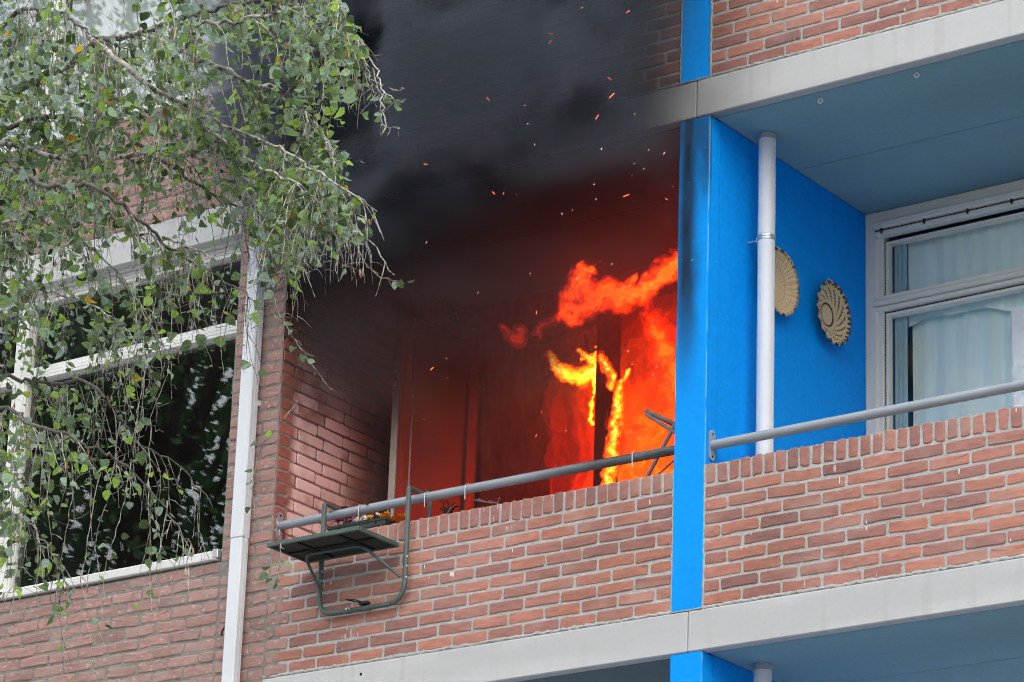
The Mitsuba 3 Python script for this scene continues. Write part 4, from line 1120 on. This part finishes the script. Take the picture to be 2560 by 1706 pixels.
def add_leaf(p, sz=None):
    px, py = proj(p)
    down = np.array([nrg.normal(0, .75), nrg.normal(0, .75), -1 + abs(nrg.normal(0, .55))]); down /= np.linalg.norm(down)
    sd = nrg.normal(0, 1, 3); sd[2] *= .5; sd -= down * (sd @ down); sd /= np.linalg.norm(sd)
    size = (sz or rng.choice((.017, .020, .023, .026, .029, .032, .036, .042))) * rng.uniform(.85, 1.15)
    pet = p + down * rng.uniform(.004, .012) + np.array([nrg.normal(0, .006), nrg.normal(0, .006), 0])
    v, f = leaf_mesh(pet, down, sd, size, rng.uniform(-.1, .9), rng.uniform(-.6, .6))
    x = rng.random()
    t = rng.uniform(0, .35) if x < .42 else rng.uniform(.35, .75) if x < .74 else rng.uniform(.75, 1.0) if x < .991 else 2 if x < .996 else 3
    leaves.append((size * size * (0.3 + abs(np.cross(down, sd) @ fw)), v, f, t, rng.random()))


def strand(p, d, length, depth=0, bare=False):
    n = max(4, int(length / .022))
    step = length / n
    d = d / (np.linalg.norm(d) + 1e-9) * .8 + np.array([nrg.normal(.12, .35), nrg.normal(0, .35), -.25 - .5 * rng.random()])
    d /= np.linalg.norm(d)
    path = [p.copy()]
    tone, pale = rng.random(), rng.choice((.2, .6, .9, 1.0))
    for i in range(n):
        d = d + np.array([nrg.normal(0, .09), nrg.normal(0, .09), -.17 + nrg.normal(0, .08)]); d /= np.linalg.norm(d)
        p = p + d * step
        path.append(p.copy())
        px, py = proj(p)
        q = leafiness(px, py)
        if q <= 0 and rng.random() < .5 and i > 3: break
        if not bare and rng.random() < q * .58: add_leaf(p)
        if rng.random() < .16:                       # fine side twiglets, some with a dry catkin
            e = p + np.array([nrg.normal(0, .03), nrg.normal(0, .03), nrg.normal(-.012, .025)])
            add_twig(np.array([p, (p + e) / 2 + nrg.normal(0, .006, 3), e]), .0013, .0006, tone, pale)
            if rng.random() < .5 * q: add_leaf(e)
            if rng.random() < .05: catkins.append((e, e + np.array([nrg.normal(0, .004), 0, -.022])))
        if depth == 0 and rng.random() < .13: strand(p, d, length * rng.uniform(.25, .55), 1, bare)
    add_twig(np.array(path), .0021 if depth == 0 else .0014, .0008, tone, pale)


for p, d, ai in starts:
    px, py = proj(p)
    q = leafiness(px, py)
    bare = ai in (17, 18) or rng.random() < .10
    if ai == 18 or rng.random() > .16 + .57 * q: continue
    strand(p, d, rng.choice((.08, .13, .18, .24, .32, .40)) * (1 if py < 1250 else .7), 0, bare)
# long, nearly bare tips that reach down over the wall and out over the smoke
for a in ([(640, 480), (660, 640), (680, 740), (705, 800), (745, 860), (775, 905), (822, 970)], [(700, 380), (730, 520), (760, 640), (772, 700)], [(850, 540), (880, 590), (930, 680), (1010, 708)], [(930, 170), (948, 240), (952, 290), (958, 318), (995, 317)],
          [(905, 130), (925, 200), (935, 240), (900, 285)], [(955, 225), (985, 250), (1000, 262)], [(300, 1050), (280, 1200), (240, 1350), (215, 1480), (225, 1600), (240, 1706)], [(330, 1150), (300, 1300), (262, 1420), (255, 1560)], [(420, 1250), (395, 1400), (372, 1500)],
          [(200, 1100), (180, 1250), (150, 1420), (130, 1560)], [(60, 1250), (40, 1450), (15, 1600)], [(380, 1050), (372, 1200), (375, 1380), (372, 1440)], [(250, 1180), (225, 1320), (205, 1460), (235, 1540), (262, 1620)], [(690, 1290), (700, 1360), (695, 1440), (688, 1462)], [(660, 1100), (640, 1160), (632, 1240), (640, 1290)], [(745, 1000), (700, 1060), (640, 1130)]):
    y0 = -5.5 + rng.uniform(-.4, .4)
    path = smooth_path([at(px, py, y0) for px, py in a], 6); path += nrg.normal(0, .0022, path.shape)
    add_twig(path, .0024, .0009, rng.random(), .9)
    for q in path[2:]:
        if rng.random() < .26:
            e = q + np.array([nrg.normal(.01, .02), nrg.normal(0, .02), -rng.uniform(.005, .04)])
            add_twig(np.array([q, (q + e) / 2 + nrg.normal(0, .004, 3), e]), .0013, .0007, .6, .9)
        if rng.random() < (.16 if a[0][1] > 900 else .28): add_leaf(q, .028)
for px, py in ((652, 1418), (668, 1422), (640, 930), (625, 1260)): add_leaf(at(px, py, -5.5), .03)
put(f'{tree_key}__twigs', M(np.vstack(tw_v), np.vstack(tw_f)), 'twig_bark', smooth=True, uv=np.vstack(tw_uv)); labels[f'{tree_key}__twigs'] = {'kind': 'stuff'}
put(f'{tree_key}__catkins', cat([tube([a, (a * .5 + b * .5), b], [.0022, .0036, .0015], 6) for a, b in catkins]), 'catkin'); labels[f'{tree_key}__catkins'] = {'kind': 'stuff'}
scene['catkin'] = pri((0.32, 0.16, 0.08), 0.8, 0.2)
leaves.sort(key=lambda l: -l[0])
inframe = [l for l in leaves if 0 < proj(l[1][0])[0] < 2560 and 0 < proj(l[1][0])[1] < 1706]
big = set(map(id, inframe[:300]))
for l in inframe[:300]: put(f'{tree_key}__leaf', M(l[1], l[2]), 'birch_leaf', smooth=True, uv=np.tile([[l[3], l[4]]], (len(l[1]), 1)))
vv, ff, uu, k = [], [], [], 0
for l in leaves:
    if id(l) in big: continue
    vv.append(l[1]); ff.append(l[2] + k); k += len(l[1]); uu.append(np.tile([[l[3], l[4]]], (len(l[1]), 1)))
put(f'{tree_key}__foliage', M(np.vstack(vv), np.vstack(ff)), 'birch_leaf', smooth=True, uv=np.vstack(uu)); labels[f'{tree_key}__foliage'] = {'kind': 'stuff'}
print('leaves', len(leaves), 'starts', len(starts))

# ------------------------------------------------------------------ street trees across the road: the left windows mirror them
for (cx, cy, hgt, R, seed) in ((-17.0, -14.5, 25.0, 5.2, 1), (-23.0, -18.5, 25.0, 5.2, 2), (-12.5, -20.0, 24.0, 5.0, 3)):
    k = thing('street_tree', 'tall leafy street tree across the road, ' + ('nearest the burning building', 'farthest along the road to the left', 'set back behind the other two')[seed - 1], 'tree', 'street trees across the road')
    rr = np.random.default_rng(seed)
    base = np.array([cx, cy, 0])
    put(f'{k}__trunk', tube(np.array([base + [0, 0, z] + [.15 * math.sin(z), .1 * math.cos(z * 1.3), 0] for z in np.linspace(0, hgt * .85, 12)]) - OFF, np.linspace(.32, .06, 12), 10), 'charred', smooth=True)
    cl = rr.normal(0, 1, (90, 3)); cl /= np.linalg.norm(cl, axis=1, keepdims=True); cl *= rr.random((90, 1)) ** .45
    cl = base + [0, 0, hgt * .62] + cl * [R, R, hgt * .38]
    put(f'{k}__limbs', cat([tube(np.array([base + [0, 0, hgt * .35 + (c[2] - hgt * .35) * .4], (base + [0, 0, c[2]] + c) / 2, c]) - OFF, [.06, .04, .015], 5) for c in cl[:40]]), 'charred')
    labels[f'{k}__limbs'] = {'kind': 'stuff'}
    N = 22000
    c = cl[rr.integers(0, len(cl), N)] + rr.normal(0, .52, (N, 3))
    a = rr.normal(0, 1, (N, 3)); a /= np.linalg.norm(a, axis=1, keepdims=True)
    b = np.cross(a, rr.normal(0, 1, (N, 3))); b /= np.linalg.norm(b, axis=1, keepdims=True)
    s = rr.uniform(.05, .11, (N, 1))
    v = np.stack([c - a * s, c + b * s * .6, c + a * s, c - b * s * .6], 1).reshape(-1, 3) - OFF
    i = np.arange(N) * 4
    put(f'{k}__foliage', M(v, np.vstack([np.c_[i, i + 1, i + 2], np.c_[i, i + 2, i + 3]])), 'street_leaf'); labels[f'{k}__foliage'] = {'kind': 'stuff'}
scene['street_leaf'] = {'type': 'principledthin', 'base_color': proc(lambda p, n, uv: mix((0.035, 0.075, 0.04), (0.09, 0.17, 0.075), noise(p.x * 3, p.y * 3, p.z * 3))), 'roughness': 0.5, 'spec_trans': 0.0, 'diff_trans': 0.5, 'eta': 1.45}

# ------------------------------------------------------------------ ground
scene['asphalt'] = pri(lambda p, n, uv: mix((0.10, 0.10, 0.10), (0.17, 0.17, 0.165), fbm(p.x * 2, p.y * 2, 0, 4)), 0.9, 0.2)
scene['ground'] = mikit.ply(M([[-400, -400, 0], [400, -400, 0], [400, 400, 0], [-400, 400, 0]], [[0, 1, 2], [0, 2, 3]]), 'asphalt'); used.add('ground')
labels['ground'] = {'label': 'grey asphalt street in front of the building', 'kind': 'structure'}
